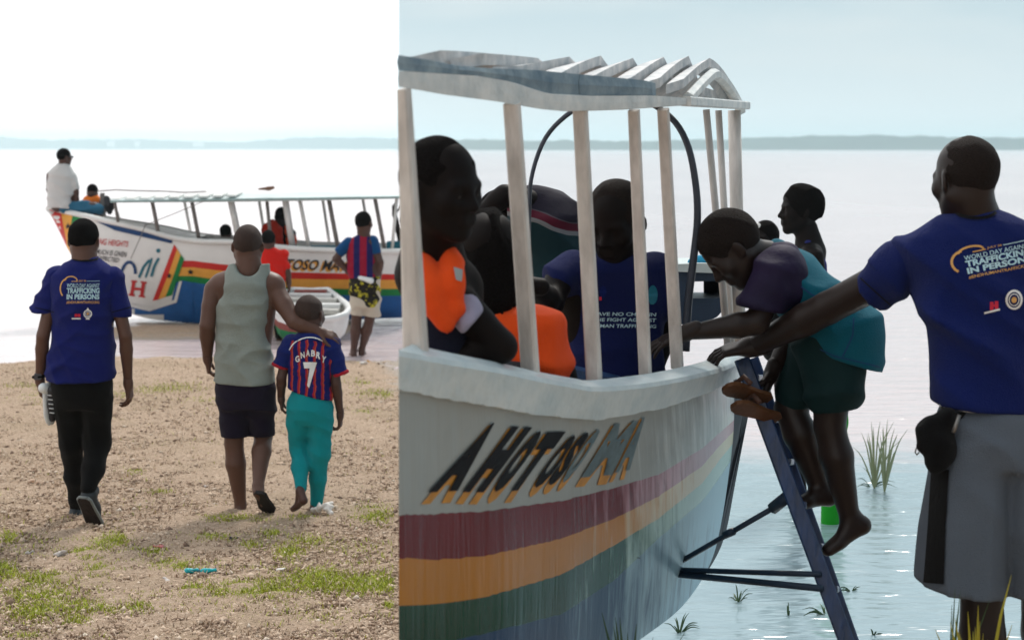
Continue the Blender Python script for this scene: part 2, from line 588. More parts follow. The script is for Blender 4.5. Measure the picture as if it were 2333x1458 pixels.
xs = np.concatenate([[-3300, -1500, -600, -200, -60, -25, -12], np.arange(-7, 3.6, .055), [5, 9, 20, 60, 200, 700, 2000, 3300]])
ys = np.concatenate([[-24, -10, -3, 0, 2], np.arange(4, 25, .055), [30, 60, 150, 400, 1200, 2600, 4450]])
GX, GY = np.meshgrid(xs, ys, indexing='ij')
GZ = ground_z(GX, GY)
rough_n = NR.normal(0, 1, GX.shape)
for _ in range(1):
    rough_n = (rough_n + np.roll(rough_n, 1, 0) + np.roll(rough_n, 1, 1) + np.roll(rough_n, (1, 1), (0, 1))) / 4
GZ = GZ + np.where(GZ > .004, .011 * rough_n + .006 * np.sin(GX * 3.1 + 1.3 * np.sin(GY * 2.2)), 0)
nx, ny = GX.shape
gi = np.arange(nx * ny).reshape(nx, ny)
gq = np.stack([gi[:-1, :-1], gi[1:, :-1], gi[1:, 1:], gi[:-1, 1:]], -1).reshape(-1, 4)
m_ground, t = new_mat('trampled_earth', .95, .15)
oc = t.tc('Object'); z = t.xyz(oc)[2]
fine = t.noise(oc, 55, 6, .7); mid = t.noise(oc, 9, 5, .6); big = t.noise(oc, 1.3, 4)
c = t.ramp(fine, [(.3, (.22, .15, .108)), (.5, (.52, .38, .275)), (.72, (.76, .6, .47))])
c = t.mix(t.math('MULTIPLY', t.math('SUBTRACT', mid, .38), 1.5, True), c, (.53, .385, .275))
c = t.mix(t.math('MULTIPLY', t.math('SUBTRACT', big, .5), 2.2, True), c, (.36, .275, .175))
wet = t.math('SUBTRACT', 1.0, t.math('MULTIPLY', t.math('ADD', z, t.math('MULTIPLY', mid, .012)), 42.0, True), True)
c = t.mix(wet, c, (.42, .38, .34))
t.l.new(c, t.b.inputs['Base Color'])
t.l.new(t.math('SUBTRACT', .95, t.math('MULTIPLY', wet, .6)), t.b.inputs['Roughness'])
t.bump(t.math('ADD', fine, t.math('MULTIPLY', mid, .8)), .9, .03)
ground = tag(link('ground', np_mesh('ground', np.stack([GX, GY, GZ], -1).reshape(-1, 3), gq), m_ground), kind='structure')

m_water, t = new_mat('lake_water', .15, .5)
oc = t.tc('Object')
n1 = t.noise(t.mapping(oc, (1.1, 2.9, 1)), 1.0, 3, .5, .8)
n2 = t.noise(t.mapping(oc, (4.2, 10, 1)), 1.0, 2, .5, .3)
silt = t.noise(t.mapping(oc, (.12, .05, 1)), 1.0, 3)
near_f = t.math('MULTIPLY', t.math('SUBTRACT', t.math('ADD', t.xyz(oc)[1], t.math('MULTIPLY', n1, 1.6)), 12.6), .7, True)
t.l.new(t.mix(near_f, (.28, .38, .42), t.ramp(silt, [(.35, (.60, .50, .505)), (.65, (.70, .595, .595))])), t.b.inputs['Base Color'])
t.bump(t.math('ADD', n1, t.math('MULTIPLY', n2, .45)), .6, .062)
wat = MB(); wat.add([(-3300, 4.6, 0), (3300, 4.6, 0), (3300, 4450, 0), (-3300, 4450, 0)], [(0, 1, 2, 3)])
tag(wat.build('water', m_water), kind='structure')

m_bush = mat('far_woodland', (.05, .075, .035), .95, .3, .02, 0, 1)
def far_shore(name, x0, x1, Y, h, seed):
    r = np.random.RandomState(seed)
    X = np.linspace(x0, x1, 500)
    H = h * (.62 + .16 * np.sin(X / 190 + seed) + .09 * np.sin(X / 61 + 2) ) + h * .10 * r.rand(500) + h * .10 * np.interp(X, np.linspace(x0, x1, 120), r.rand(120))
    V = np.concatenate([np.stack([X, np.full(500, Y + 6 * np.sin(k)), zz], 1) for k, zz in enumerate((np.full(500, -1.), H * .8, H))]
                       + [np.stack([X, np.full(500, Y + 40.), H * 1.04], 1), np.stack([X, np.full(500, Y + 300.), np.full(500, -1.)], 1)])
    i = np.arange(499)
    Q = np.concatenate([np.stack([k * 500 + i, k * 500 + i + 1, (k + 1) * 500 + i + 1, (k + 1) * 500 + i], 1) for k in range(4)])
    return tag(link(name, np_mesh(name, V, Q), m_bush, smooth=False), kind='structure')


far_shore('far_shore', -3200, -238, 4000, 30, 2)
far_shore('far_shore', -125, 3200, 2100, 17, 5)

m_house = mat('whitewashed_wall', (.8, .8, .78), .8, .05, .2, 0)
m_roof = mat('tin_roof', (.5, .48, .46), .6, .1, .3, 0)
for u, w, lab in ((252, 14, 'tiny white house on the far shore above the seated man'), (312, 9, 'small white house on the far shore right of the seated man'),
                  (452, 22, 'widest white house on the hazy far shore above the canopy')):
    c = P(u, 334, 3950); c.z = 9
    e = empty('far_house', c, lab, 'house', 'houses on the far shore')
    b = MB(); b.box(c, ((1, 0, 0), (0, 1, 0), (0, 0, 1)), (w / 2, 4, 4)); b.build('wall', m_house, e)
    b = MB(); b.prism([c + Vector((-w / 2 - 1, -5, 4)), c + Vector((w / 2 + 1, -5, 4)), c + Vector((w / 2 - 1, 0, 7)), c + Vector((-w / 2 + 1, 0, 7))], (0, 5, 0)); b.build('roof', m_roof, e)

hz = MB(); hz.box((0, 2210, 15.5), ((1, 0, 0), (0, 1, 0), (0, 0, 1)), (3400, 2290, 18))
m_haze = bpy.data.materials.new('haze'); m_haze.use_nodes = True
hn, hl = m_haze.node_tree.nodes, m_haze.node_tree.links
hn.clear(); ho = hn.new('ShaderNodeOutputMaterial'); hv = hn.new('ShaderNodeVolumePrincipled')
hv.inputs['Color'].default_value = (.76, .955, 1, 1); hv.inputs['Density'].default_value = .00043; hv.inputs['Anisotropy'].default_value = .86
hl.new(hv.outputs[0], ho.inputs['Volume'])
if not globals().get('NO_HAZE'):
    tag(hz.build('haze', m_haze), kind='stuff')

# gravel chips and dry crumbs lying all over the earth of the beach
def scatter_px(n, r):
    """random points of the beach as the lens sees it, nearer ones denser in metres"""
    v = 812 + (1475 - 812) * r.rand(n) ** .85
    Y = (CZ - .03) * F / (v - VH)
    X = (r.uniform(-40, 930, n) - U0) * Y / F
    return X, Y


X, Y = scatter_px(26000, NR)
ok = ground_z(X, Y) > .012
X, Y = X[ok], Y[ok]; n = len(X)
Z = ground_z(X, Y)
size = NR.gamma(2.2, .0021, n) + .0030
base = np.array([(1, 0, 0), (0, 1, 0), (-1, 0, 0), (0, -1, 0), (.15, .1, .75), (0, 0, -.6)])
ang = NR.uniform(0, 6.28, n)
sc = np.stack([size * NR.uniform(.7, 1.7, n), size * NR.uniform(.6, 1.2, n), size * NR.uniform(.5, 1.2, n)], 1)
pv = base[None] * (1 + .35 * NR.normal(0, 1, (n, 6, 3))) * sc[:, None, :]
ca, sa = np.cos(ang)[:, None], np.sin(ang)[:, None]
px = pv[..., 0] * ca - pv[..., 1] * sa + X[:, None]; py = pv[..., 0] * sa + pv[..., 1] * ca + Y[:, None]
pv = np.stack([px, py, pv[..., 2] + Z[:, None] + .002], -1).reshape(-1, 3)
tri = np.array([(0, 1, 4), (1, 2, 4), (2, 3, 4), (3, 0, 4), (1, 0, 5), (2, 1, 5), (3, 2, 5), (0, 3, 5)])
gt = (tri[None] + 6 * np.arange(n)[:, None, None]).reshape(-1, 3)
m_chip, t = new_mat('gravel_chips', .9, .2)
q = t.n.new('ShaderNodeTexWhiteNoise'); q.noise_dimensions = '3D'
t.l.new(t.n.new('ShaderNodeNewGeometry').outputs['Random Per Island'], q.inputs['Vector'])
t.l.new(t.ramp(q.outputs['Value'], [(0, (.17, .11, .08)), (.25, (.41, .295, .215)), (.65, (.60, .455, .34)), (.95, (.66, .52, .40)), (1, (.70, .60, .50))]), t.b.inputs['Base Color'])
tag(link('gravel', np_mesh('gravel', pv, gt), m_chip, smooth=False), kind='stuff')

# short grass
def blades(name, pts, m, lmin, lmax, w, lean=.6, seed=1):
    r = np.random.RandomState(seed); n = len(pts); pts = np.array(pts)
    L = r.uniform(lmin, lmax, n) * r.uniform(.6, 1, n); a = r.uniform(0, 6.28, n); k = r.uniform(.1, lean, n)
    d = np.stack([np.cos(a), np.sin(a), np.zeros(n)], 1); s = np.stack([-np.sin(a), np.cos(a), np.zeros(n)], 1) * (w * r.uniform(.6, 1.3, n))[:, None]
    up = np.array([0, 0, 1.0])
    p1 = pts + (up * .55 + d * (k * .35)[:, None]) * L[:, None]; p2 = pts + (up * .9 + d * k[:, None]) * L[:, None]
    V = np.stack([pts - s, pts + s, p1 + s * .8, p1 - s * .8, p2], 1).reshape(-1, 3)
    b = 5 * np.arange(n)[:, None]
    T = np.concatenate([b + np.array([0, 1, 2]), b + np.array([0, 2, 3]), b + np.array([3, 2, 4])])
    return link(name, np_mesh(name, V, T), m, smooth=False)


def leaf_mat(name, a, b, rough=.6):
    m, t = new_mat(name, rough, .3)
    t.l.new(t.mix(t.n.new('ShaderNodeNewGeometry').outputs['Random Per Island'], a, b), t.b.inputs['Base Color'])
    t.b.inputs['Transmission Weight'].default_value = 0
    return m


m_grass = leaf_mat('grass_blades', (.22, .29, .01), (.50, .52, .05))
patches = [(215, 1245, 45, 12, 420), (258, 1230, 26, 10, 300), (190, 1262, 14, 8, 150), (535, 1182, 60, 6, 300), (850, 1172, 38, 14, 420), (660, 1258, 24, 13, 300),
           (10, 1300, 22, 14, 300), (100, 1318, 48, 9, 380), (85, 1358, 62, 14, 560), (228, 1298, 24, 14, 240), (395, 1290, 34, 9, 240), (565, 1345, 85, 14, 1000),
           (760, 1330, 100, 16, 1300), (870, 1335, 50, 14, 600), (715, 1312, 40, 12, 330), (75, 1395, 40, 12, 330), (200, 1385, 60, 12, 420), (320, 1385, 24, 9, 120), (175, 1415, 22, 6, 120),
           (440, 1345, 20, 10, 130), (350, 1255, 30, 5, 70), (480, 1224, 38, 5, 120), (620, 1216, 16, 6, 80), (705, 1232, 24, 6, 90), (570, 1244, 20, 6, 90), (890, 1380, 16, 5, 60),
           (400, 882, 50, 9, 180), (340, 888, 40, 6, 120), (90, 905, 40, 9, 120), (60, 880, 40, 6, 90), (860, 895, 50, 8, 220), (820, 870, 30, 6, 90), (370, 1120, 24, 4, 40), (20, 1225, 14, 10, 90),
           (455, 910, 30, 5, 60), (830, 940, 30, 6, 60), (310, 1075, 18, 5, 40), (60, 1450, 40, 6, 60), (690, 1180, 24, 4, 60), (270, 900, 24, 5, 60)]
gp = []
for u, v, ru, rv, nn in patches:
    for _ in range(int(nn * 2.3)):
        a = RNG.gauss(0, .75); b = RNG.gauss(0, .8)
        vv = v + b * rv; Yg = (CZ - .035) * F / (vv - VH); Xg = (u + a * ru - U0) * Yg / F
        if Xg > -.062 * Yg: continue
        gp.append((Xg, Yg, float(ground_z(np.array(Xg), np.array(Yg))) - .003))
Xs, Ys = scatter_px(2600, NR)
q_ = NR.rand(5200); Xs = np.concatenate([Xs, (NR.uniform(-20, 915, 5200) - U0) * ((CZ - .035) * F / (1215 + 215 * q_ - VH)) / F]); Ys = np.concatenate([Ys, (CZ - .035) * F / (1215 + 215 * q_ - VH)])
keep = (np.sin(Xs * 5.1 + 1.7 * np.sin(Ys * 4)) + np.sin(Ys * 9 + Xs * 3)) > -.1; Xs, Ys = Xs[keep], Ys[keep]
for a, b in zip(Xs, Ys):
    if a < -.062 * b: gp.append((a, b, float(ground_z(np.array(a), np.array(b))) - .003))
tag(blades('grass', gp, m_grass, .012, .034, .0021, 1.2), kind='stuff')
m_straw = leaf_mat('dry_straw', (.24, .165, .11), (.6, .46, .33))
Xs, Ys = scatter_px(14000, NR)
tag(blades('dry_grass', [(a, b, float(ground_z(np.array(a), np.array(b))) - .002) for a, b in zip(Xs, Ys) if a < -.062 * b and b < 17.9], m_straw, .012, .036, .0028, 1.6, 3), kind='stuff')

# ------------------------------------------------------------------ near boat
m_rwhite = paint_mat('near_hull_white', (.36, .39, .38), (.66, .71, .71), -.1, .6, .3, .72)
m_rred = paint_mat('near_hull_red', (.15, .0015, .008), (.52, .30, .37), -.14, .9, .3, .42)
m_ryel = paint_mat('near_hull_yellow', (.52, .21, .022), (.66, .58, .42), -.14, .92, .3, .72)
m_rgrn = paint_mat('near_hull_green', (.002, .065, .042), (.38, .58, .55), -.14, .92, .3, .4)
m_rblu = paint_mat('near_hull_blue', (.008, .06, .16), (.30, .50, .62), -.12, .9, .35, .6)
m_gun = mat('gunwale_paint', (.70, .77, .78), .3, .12, 9, .4, 40, .5, col2=(.50, .61, .65))
m_post = mat('weathered_white_post', (.72, .68, .64), .6, .1, 26, .4, 60, .3, stretch=(1, 1, .22), col2=(.48, .45, .42))
m_beam = mat('beam_paint', (.76, .77, .75), .55, .1, 16, .4, 50, .35, col2=(.52, .57, .58))
m_roll = mat('rolled_tarpaulin', (.32, .40, .44), .7, .2, 9, .5, 30, .3, col2=(.12, .19, .25))
m_board = mat('roof_board_paint', (.72, .70, .69), .6, .1, 14, .3, 40, .3, col2=(.36, .40, .43))
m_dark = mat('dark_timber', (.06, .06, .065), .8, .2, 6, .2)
m_benchblue = mat('blue_bench_paint', (.02, .06, .16), .5, .2, 6, .2)

Tp = [(908.5, 795, 4.1), (1000, 815, 4.3), (1106, 836, 4.52), (1200, 857, 4.75), (1283, 872, 4.95), (1340, 880, 5.08), (1450, 872, 5.35), (1550, 855, 5.68), (1620, 838, 6.05), (1652, 826, 6.35), (1668, 822, 6.62)]
Bp = [(908.5, 1990, 4.75), (1000, 1880, 4.98), (1106, 1765, 5.25), (1200, 1670, 5.5), (1283, 1590, 5.72), (1340, 1540, 5.9), (1450, 1462, 6.2), (1550, 1385, 6.6), (1610, 1300, 6.95), (1638, 1220, 7.2), (1646, 1150, 7.3)]
NCOL = 110
Tw = spline([P(*p) for p in Tp], NCOL); Bw = spline([P(*p) for p in Bp], NCOL)
ACROSS = Vector((.24, .97, 0)).normalized()
b_gun = [(900, 880), (1000, 903), (1106, 923), (1200, 942), (1344, 955), (1420, 942), (1500, 927), (1600, 893), (1650, 868), (1690, 850)]
b_red = [(900, 1171), (1000, 1168), (1100, 1163), (1280, 1139), (1400, 1110), (1500, 1080), (1600, 1020), (1640, 985), (1690, 940)]
b_yel = [(900, 1269), (1000, 1272), (1100, 1266), (1280, 1225), (1400, 1180), (1500, 1130), (1600, 1060), (1640, 1014), (1690, 962)]
b_grn = [(900, 1378), (1000, 1372), (1100, 1360), (1280, 1307), (1400, 1240), (1500, 1180), (1600, 1100), (1640, 1046), (1690, 985)]
b_blu = [(900, 1478), (1000, 1465), (1150, 1430), (1280, 1397), (1400, 1320), (1500, 1225), (1600, 1140), (1640, 1086), (1690, 1010)]


def hull_mesh(name, Tw, Bw, bulge, bounds, mats, parent, sub, white_until=None, outward=None):
    """plank shell between a top and a bottom curve; painted bands follow the traced boundaries as rows of faces"""
    n = len(Tw); tt = np.linspace(0, 1, 300)
    rows_all = []
    for i in range(n):
        tan = Tw[min(i + 1, n - 1)] - Tw[max(i - 1, 0)]
        nr = np.array([tan[1], -tan[0], 0.0]); nr /= np.linalg.norm(nr) + 1e-9
        if outward is not None: nr = np.array(outward)
        else:
            rd = -Tw[i] / np.linalg.norm(Tw[i]); rd[2] = 0; f_ = min(1, i / 25); nr = rd * (1 - f_) + nr * f_
        C = Tw[i][None] * (1 - tt[:, None]) + Bw[i][None] * tt[:, None] + nr[None] * (4 * tt * (1 - tt) * bulge)[:, None]
        uu = C[:, 0] * F / C[:, 1] + U0; vv = VH + (CZ - C[:, 2]) * F / C[:, 1]
        ts = [0.0]
        for b in bounds:
            dlt = vv - interp(b, uu); k = np.argmax(dlt > 0) if (dlt > 0).any() else 299
            ts.append(max(ts[-1] + .004, min(tt[k], .985)))
        ts.append(1.0)
        row = []
        for a, b, s in zip(ts[:-1], ts[1:], sub):
            row += list(np.linspace(a, b, s, endpoint=False))
        row.append(1.0)
        row = np.array(row)
        rows_all.append((np.stack([np.interp(row, tt, C[:, j]) for j in range(3)], 1), row))
    R = len(rows_all[0][1])
    V = np.concatenate([r[0] for r in rows_all])
    me_q = []; mi = []
    band = np.repeat(np.arange(len(sub)), sub)
    for i in range(n - 1):
        for j in range(R - 1):
            me_q.append((i * R + j, i * R + j + 1, (i + 1) * R + j + 1, (i + 1) * R + j))
            mi.append(0 if (white_until and i < white_until) else min(band[j], len(mats) - 1))
    me = np_mesh(name, V, np.array(me_q))
    me.polygons.foreach_set('material_index', np.array(mi, dtype=np.int32))
    uvl = me.uv_layers.new(name='hull_map')
    li = np.zeros(len(me.loops), dtype=np.int32); me.loops.foreach_get('vertex_index', li)
    uvs = np.stack([(li // R) / (n - 1), np.concatenate([r[1] for r in rows_all])[li]], 1).astype(np.float32)
    uvl.data.foreach_set('uv', uvs.ravel())
    o = link(name, me, mats, parent)
    return o, rows_all


near_boat = empty('passenger_canoe', (.3, 6.0, 0), 'large white passenger boat with red yellow green blue stripes being boarded by ladder', 'boat')
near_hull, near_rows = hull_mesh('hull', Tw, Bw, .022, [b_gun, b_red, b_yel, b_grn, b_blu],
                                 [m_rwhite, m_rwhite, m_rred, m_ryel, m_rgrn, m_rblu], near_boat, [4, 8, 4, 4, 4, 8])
# gunwale plank: outer face, top deck, inner face
wid = np.interp(np.linspace(0, 1, NCOL), [0, .45, .55, .68, .8, .9, 1], [.10, .11, .2, .3, .46, .5, .45])
g = MB(); ring = []
for i in range(NCOL):
    T = Vector(Tw[i]); low = Vector(near_rows[i][0][4])
    tan = Vector(Tw[min(i + 1, NCOL - 1)] - Tw[max(i - 1, 0)]); o = Vector((tan.y, -tan.x, 0)).normalized()
    ro = Vector((-T.x, -T.y, 0)).normalized(); o = ro.lerp(o, min(1, i / 25)).normalized()
    A = ACROSS * wid[i]
    ring.append([low + o * .004, low + o * .022, T + o * .03 - Vector((0, 0, .012)), T + o * .026, T + A, T + A - Vector((0, 0, .09)), low + A])
vs = [p for r in ring for p in r]; k = 7
g.add(vs, [(i * k + j, (i + 1) * k + j, (i + 1) * k + j + 1, i * k + j + 1) for i in range(NCOL - 1) for j in range(k - 1)] + [tuple(range(k)), tuple((NCOL - 1) * k + j for j in range(k))])
g.build('gunwale', m_gun, near_boat)
# far side, floor, end wall
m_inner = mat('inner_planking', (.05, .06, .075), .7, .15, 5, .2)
far_top = [Vector(p) - Vector((0, 0, .2)) + ACROSS * (1.5 - 1.2 * max(0, i / NCOL - .7) / .3) for i, p in enumerate(Tw)]
far_bot = [Vector(p) + ACROSS * (.45 - .2 * i / NCOL) for i, p in enumerate(Bw)]
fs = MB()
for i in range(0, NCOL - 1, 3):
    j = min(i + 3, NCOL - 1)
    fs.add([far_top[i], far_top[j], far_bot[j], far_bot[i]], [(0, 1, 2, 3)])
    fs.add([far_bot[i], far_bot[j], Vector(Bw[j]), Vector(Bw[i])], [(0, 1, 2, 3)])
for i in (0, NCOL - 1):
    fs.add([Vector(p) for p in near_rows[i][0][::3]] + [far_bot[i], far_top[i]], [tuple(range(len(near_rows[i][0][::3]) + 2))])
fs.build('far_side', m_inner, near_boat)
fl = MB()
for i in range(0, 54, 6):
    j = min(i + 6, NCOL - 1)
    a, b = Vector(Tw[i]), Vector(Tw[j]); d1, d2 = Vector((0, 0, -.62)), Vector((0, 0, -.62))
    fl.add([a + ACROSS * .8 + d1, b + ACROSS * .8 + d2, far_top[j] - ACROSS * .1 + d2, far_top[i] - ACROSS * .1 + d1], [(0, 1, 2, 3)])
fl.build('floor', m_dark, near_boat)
fr = MB(); fr.tube([p + Vector((0, 0, -.02)) for p in far_top[::5]], .035, 6); fr.build('far_gunwale', m_benchblue, near_boat)


def Yu(u): return float(np.interp(u, [p[0] for p in Tp], [p[2] for p in Tp]))


# roof beam, rolled tarpaulin, posts
def strip(name, lower, upper, us, yoff, depth, m, parent, wob=0):
    s = MB(); vs = []
    for u in us:
        Y = Yu(u) + yoff
        a, b = P(u, interp(lower, u), Y), P(u, interp(upper, u), Y)
        d = ACROSS * depth
        mid = (a + b) / 2 - ACROSS * wob
        vs += [a, mid, b, b + d, a + d]
    n = len(us); k = 5
    s.add(vs, [(i * k + j, (i + 1) * k + j, (i + 1) * k + (j + 1) % k, i * k + (j + 1) % k) for i in range(n - 1) for j in range(k)] + [tuple(range(k)), tuple((n - 1) * k + j for j in range(k))])
    return s.build(name, m, parent, False)


bl = [(908, 198), (960, 207), (1009, 216), (1133, 232), (1190, 242), (1228, 249), (1282, 254), (1410, 250), (1567, 239)]
bu = [(908, 162), (1082, 173), (1162, 187), (1210, 203), (1246, 214), (1337, 219), (1483, 218), (1567, 224)]
ru = [(908, 126), (980, 138), (1046, 151), (1100, 155), (1155, 158), (1230, 161), (1301, 168), (1400, 177), (1479, 185), (1490, 190)]
strip('roof_beam', bl, bu, [908.5, 940] + list(range(970, 1567, 22)) + [1567], .02, .05, m_beam, near_boat, .004)
for a, b, w in ((908.5, 1045, .012), (1047, 1155, .018), (1157, 1320, .02), (1322, 1488, .02)):
    strip('tarpaulin_roll', [(u, v - 1) for u, v in bu], ru, list(np.linspace(a, b, 10)), .035, .05, m_roll, near_boat, w)
posts = [((921, 203), (947, 806), .050, 0), ((1166, 236), (1209, 862), .042, .03), ((1322, 252), (1354, 862), .040, .10), ((1444, 252), (1470, 845), .034, .12), ((1511, 249), (1542, 812), .036, .2)]
for (tu, tv), (bu_, bv_), w, inn in posts:
    p = MB(); a = P(tu, tv, Yu(tu) + .04 + inn * .5); b = P(bu_ + 1, bv_ + (24 if inn > .05 else 8), Yu(bu_) + .06 + inn)
    p.bar(b, a, w, w * .9, (1, -.3, 0), .021 if tu == 921 else w * .9); p.build('post', m_post, near_boat)
# roof boards laid across an arch
Nst = spline([P(u, interp(bu, u) - 3, Yu(u) + .06) for u in (925, 1000, 1090, 1166, 1246, 1337, 1440, 1520, 1567)], 200)
seg = np.linalg.norm(np.diff(Nst, axis=0), axis=1); cum = np.concatenate([[0], np.cumsum(seg)]); total = cum[-1]
AC = Vector((.33, 1.40, 0))


def roof_pt(s, a, up=0, full=True):
    p = Vector([np.interp(s, cum, Nst[:, j]) for j in range(3)])
    q_ = p + AC * .42; zr = CZ + (VH - 134) * q_.y / F - .045
    if a < .42: h = p.z + (zr - p.z) * (.8 * a / .42 + .2 * math.sin(a / .42 * math.pi / 2))
    elif not full: h = 2.16 + (zr - 2.16) * max(0, 1 - (a - .42) / .2)
    else: h = 2.15 + (zr - 2.15) * math.cos((a - .42) / .58 * math.pi / 2)
    return p + AC * a + Vector((0, 0, h - p.z + up))


nb = 8; pitch = total / nb
for i in range(nb):
    s0 = pitch * i + .012; s1 = s0 + pitch * .76
    b = MB(); vs = []; aa = np.array([0, .1, .2, .3, .38, .42, .46, .52, .6, .7, .85, 1])
    for a in aa:
        j = .004 * math.sin(i * 2.1 + a * 5)
        fu = i == nb - 1; vs += [roof_pt(s0, a, .0 + j, fu), roof_pt(s1, a, .022 + j, fu), roof_pt(s1, a, .05 + j, fu), roof_pt(s0, a, .028 + j, fu)]
    b.add(vs, [(k * 4 + q, k * 4 + (q + 1) % 4, k * 4 + 4 + (q + 1) % 4, k * 4 + 4 + q) for k in range(11) for q in range(4)] + [(0, 1, 2, 3), (44, 45, 46, 47)])
    b.build('roof_board', m_board, near_boat)
# end arch and end beam with its posts
b = MB(); b.tube([roof_pt(total, a, -.005) for a in np.linspace(0, 1, 14)], .02, 6); b.build('end_arch', m_beam, near_boat)
eb0, eb1 = P(1562, 231, 5.78), P(1699, 241, 7.15)
b = MB(); b.bar(eb0, eb1, .03, .035, (0, 0, 1)); b.build('end_beam', m_beam, near_boat)
for (tu, tv), (bu_, bv_), w, Y in (((1609, 250), (1662, 830), .026, 6.5), ((1637, 252), (1668, 820), .026, 6.8), ((1673, 252), (1684, 800), .052, 7.1)):
    p = MB(); p.tube([P(bu_, bv_, Y), P((tu + bu_) / 2 + 1, (tv + bv_) / 2, Y), P(tu, tv, Y)], [w / 2, w * .48, w * .46], 8); p.build('end_post', m_post, near_boat, True)
# lettering and stripes of the hull
hull_bvh = bvh_of(near_hull)
m_black = mat('black_lettering', (.007, .007, .010), .55, .2, 20, 0, spec=.1)
m_gold = mat('yellow_lettering', (.55, .25, .03), .45, .2, 20, 0)
m_ghost = mat('faded_lettering', (.10, .15, .17), .45, .3, 30, 0)
letters = [('A', (190, 575), (365, 565), (612, 160), (545, 165)), ('H', (395, 572), (520, 575), (810, 188), (690, 182)), ('O', (545, 575), (640, 570), (895, 205), (820, 210)),
           ('T', (650, 570), (760, 560), (1010, 213), (900, 217)), ('O', (790, 550), (875, 545), (1095, 228), (1030, 235)), ('S', (890, 532), (950, 530), (1165, 213), (1100, 225)),
           ('O', (965, 520), (1025, 515), (1240, 190), (1175, 205)), ('M', (1100, 487), (1285, 470), (1440, 150), (1300, 170)), ('A', (1300, 460), (1390, 440), (1510, 118), (1440, 140))]
K6 = 2.6125
for i, (ch, *q) in enumerate(letters):
    q = [(900 + x / K6, 900 + y / K6) for x, y in q]
    sh = 1.0 if i < 4 else .8
    q2 = [(x - 15 * sh, y + 28 * sh) for x, y in q[:2]] + [(x - 7 * sh, y + 5 * sh) for x, y in q[2:]]
    text_decal('letter_shadow', ch, q2, hull_bvh, m_gold, near_boat, .085 if i < 4 else .06, .002)
    text_decal('letter', ch, q, hull_bvh, m_black if i < 6 else m_ghost, near_boat, .08 if i < 4 else .055, .004)

# the dark hoop behind the posts
m_hoop = mat('dark_hoop_pipe', (.045, .055, .075), .45, .2, 8, .1)
hoop = tag(None or bpy.data.objects.new('tmp', None)) if False else None
hp = MB()
hpts = spline([P(1205, 640, 6.3), P(1206, 480, 6.3), P(1212, 400, 6.3), P(1240, 320, 6.3), P(1285, 268, 6.3), P(1340, 236, 6.3), P(1410, 224, 6.25), P(1480, 236, 6.2), P(1535, 275, 6.15), P(1568, 335, 6.1), P(1585, 420, 6.1), P(1589, 500, 6.1), P(1580, 590, 6.1), P(1568, 690, 6.1), P(1562, 800, 6.1)], 60)
hp.tube(hpts, [S_ for S_ in np.linspace(.006, .0135, 60)], 8)
hp.build('hoop', m_hoop, near_boat, True)

# ------------------------------------------------------------------ ladder at the boat
m_lad = mat('blue_ladder_paint', (.012, .045, .15), .35, .3, 30, .3, 60, .5, stretch=(1, 1, .25), col2=(.006, .02, .06))
m_strut = mat('dark_blue_strut', (.012, .03, .06), .45, .2, 10, .1)
ladder = empty('ladder', P(1930, 1458, 5.95), 'dark blue metal boarding ladder leaning on the near boat with side struts', 'ladder')
rails = {}
for k, (Y0, du, lab) in enumerate(((5.95, 0, 0), (6.3, 22, 0))):
    a = P(1690 + du, 818, Y0 + .22); b = P(1921 + du * .5, 1440, Y0 - .02); d = (b - a).normalized()
    b = b + d * ((b.z + .12) / -d.z)
    rails[k] = (a, b)
    r = MB(); r.bar(a, b, .05, .03, (1, 0, .4)); r.build('rail', m_lad, ladder)
for v in (862, 960, 1058, 1156, 1250, 1345):
    f = (v - 818) / (1440 - 818)
    a = rails[0][0].lerp(P(1921, 1440, 5.93), f); b = rails[1][0].lerp(P(1932, 1440, 6.28), f)
    r = MB(); r.bar(a + Vector((.01, 0, 0)), b, .045, .02, (1, 0, 0)); r.build('rung', m_lad, ladder)
hub = P(1519, 1297, 6.42)
for a, b, r0 in ((hub, P(1756, 1160, 6.1), .009), (P(1760, 1158, 6.1), P(1800, 1126, 6.05), .02), (hub, P(1869, 1308, 5.95), .009), (hub + Vector((.02, -.02, -.01)), P(1872, 1340, 5.93), .011), (P(1410, 1265, 6.35), hub, .016), (P(1650, 1219, 6.22), P(1672, 1209, 6.2), .013)):
    s = MB(); s.tube([a, b], r0, 8); s.build('strut', m_strut, ladder, True)
s = MB(); s.box(hub, ((1, 0, 0), (0, 1, 0), (0, 0, 1)), (.035, .03, .02)); s.build('hub', m_strut, ladder)

# grey console with a pale top that stands in the bow
m_con = mat('console_blue_grey', (.03, .05, .085), .4, .2, 8, .1)
m_contop = mat('console_pale_top', (.55, .62, .62), .4, .1, 8, .1)
console = empty('boat_console', P(1600, 790, 6.9), 'dark grey boat console with pale rounded top and square opening', 'console')
Yc = 6.9
pts = [(1540, 735), (1612, 735), (1634, 722), (1652, 700), (1666, 670), (1669, 640), (1662, 620), (1540, 617)]
hole = [(1572, 642), (1651, 640), (1651, 668), (1644, 678), (1572, 678)]
b = MB()
def quadstrip(A, Bq, d):
    n = len(A); b.add([Vector(p) for p in A] + [Vector(p) for p in Bq] + [Vector(p) + d for p in A] + [Vector(p) + d for p in Bq],
                      [(i, (i + 1) % n, n + (i + 1) % n, n + i) for i in range(n)] + [(2 * n + i, 3 * n + i, 3 * n + (i + 1) % n, 2 * n + (i + 1) % n) for i in range(n)]
                      + [(i, 2 * n + i, 2 * n + (i + 1) % n, (i + 1) % n) for i in range(n)] + [(n + i, n + (i + 1) % n, 3 * n + (i + 1) % n, 3 * n + i) for i in range(n)])
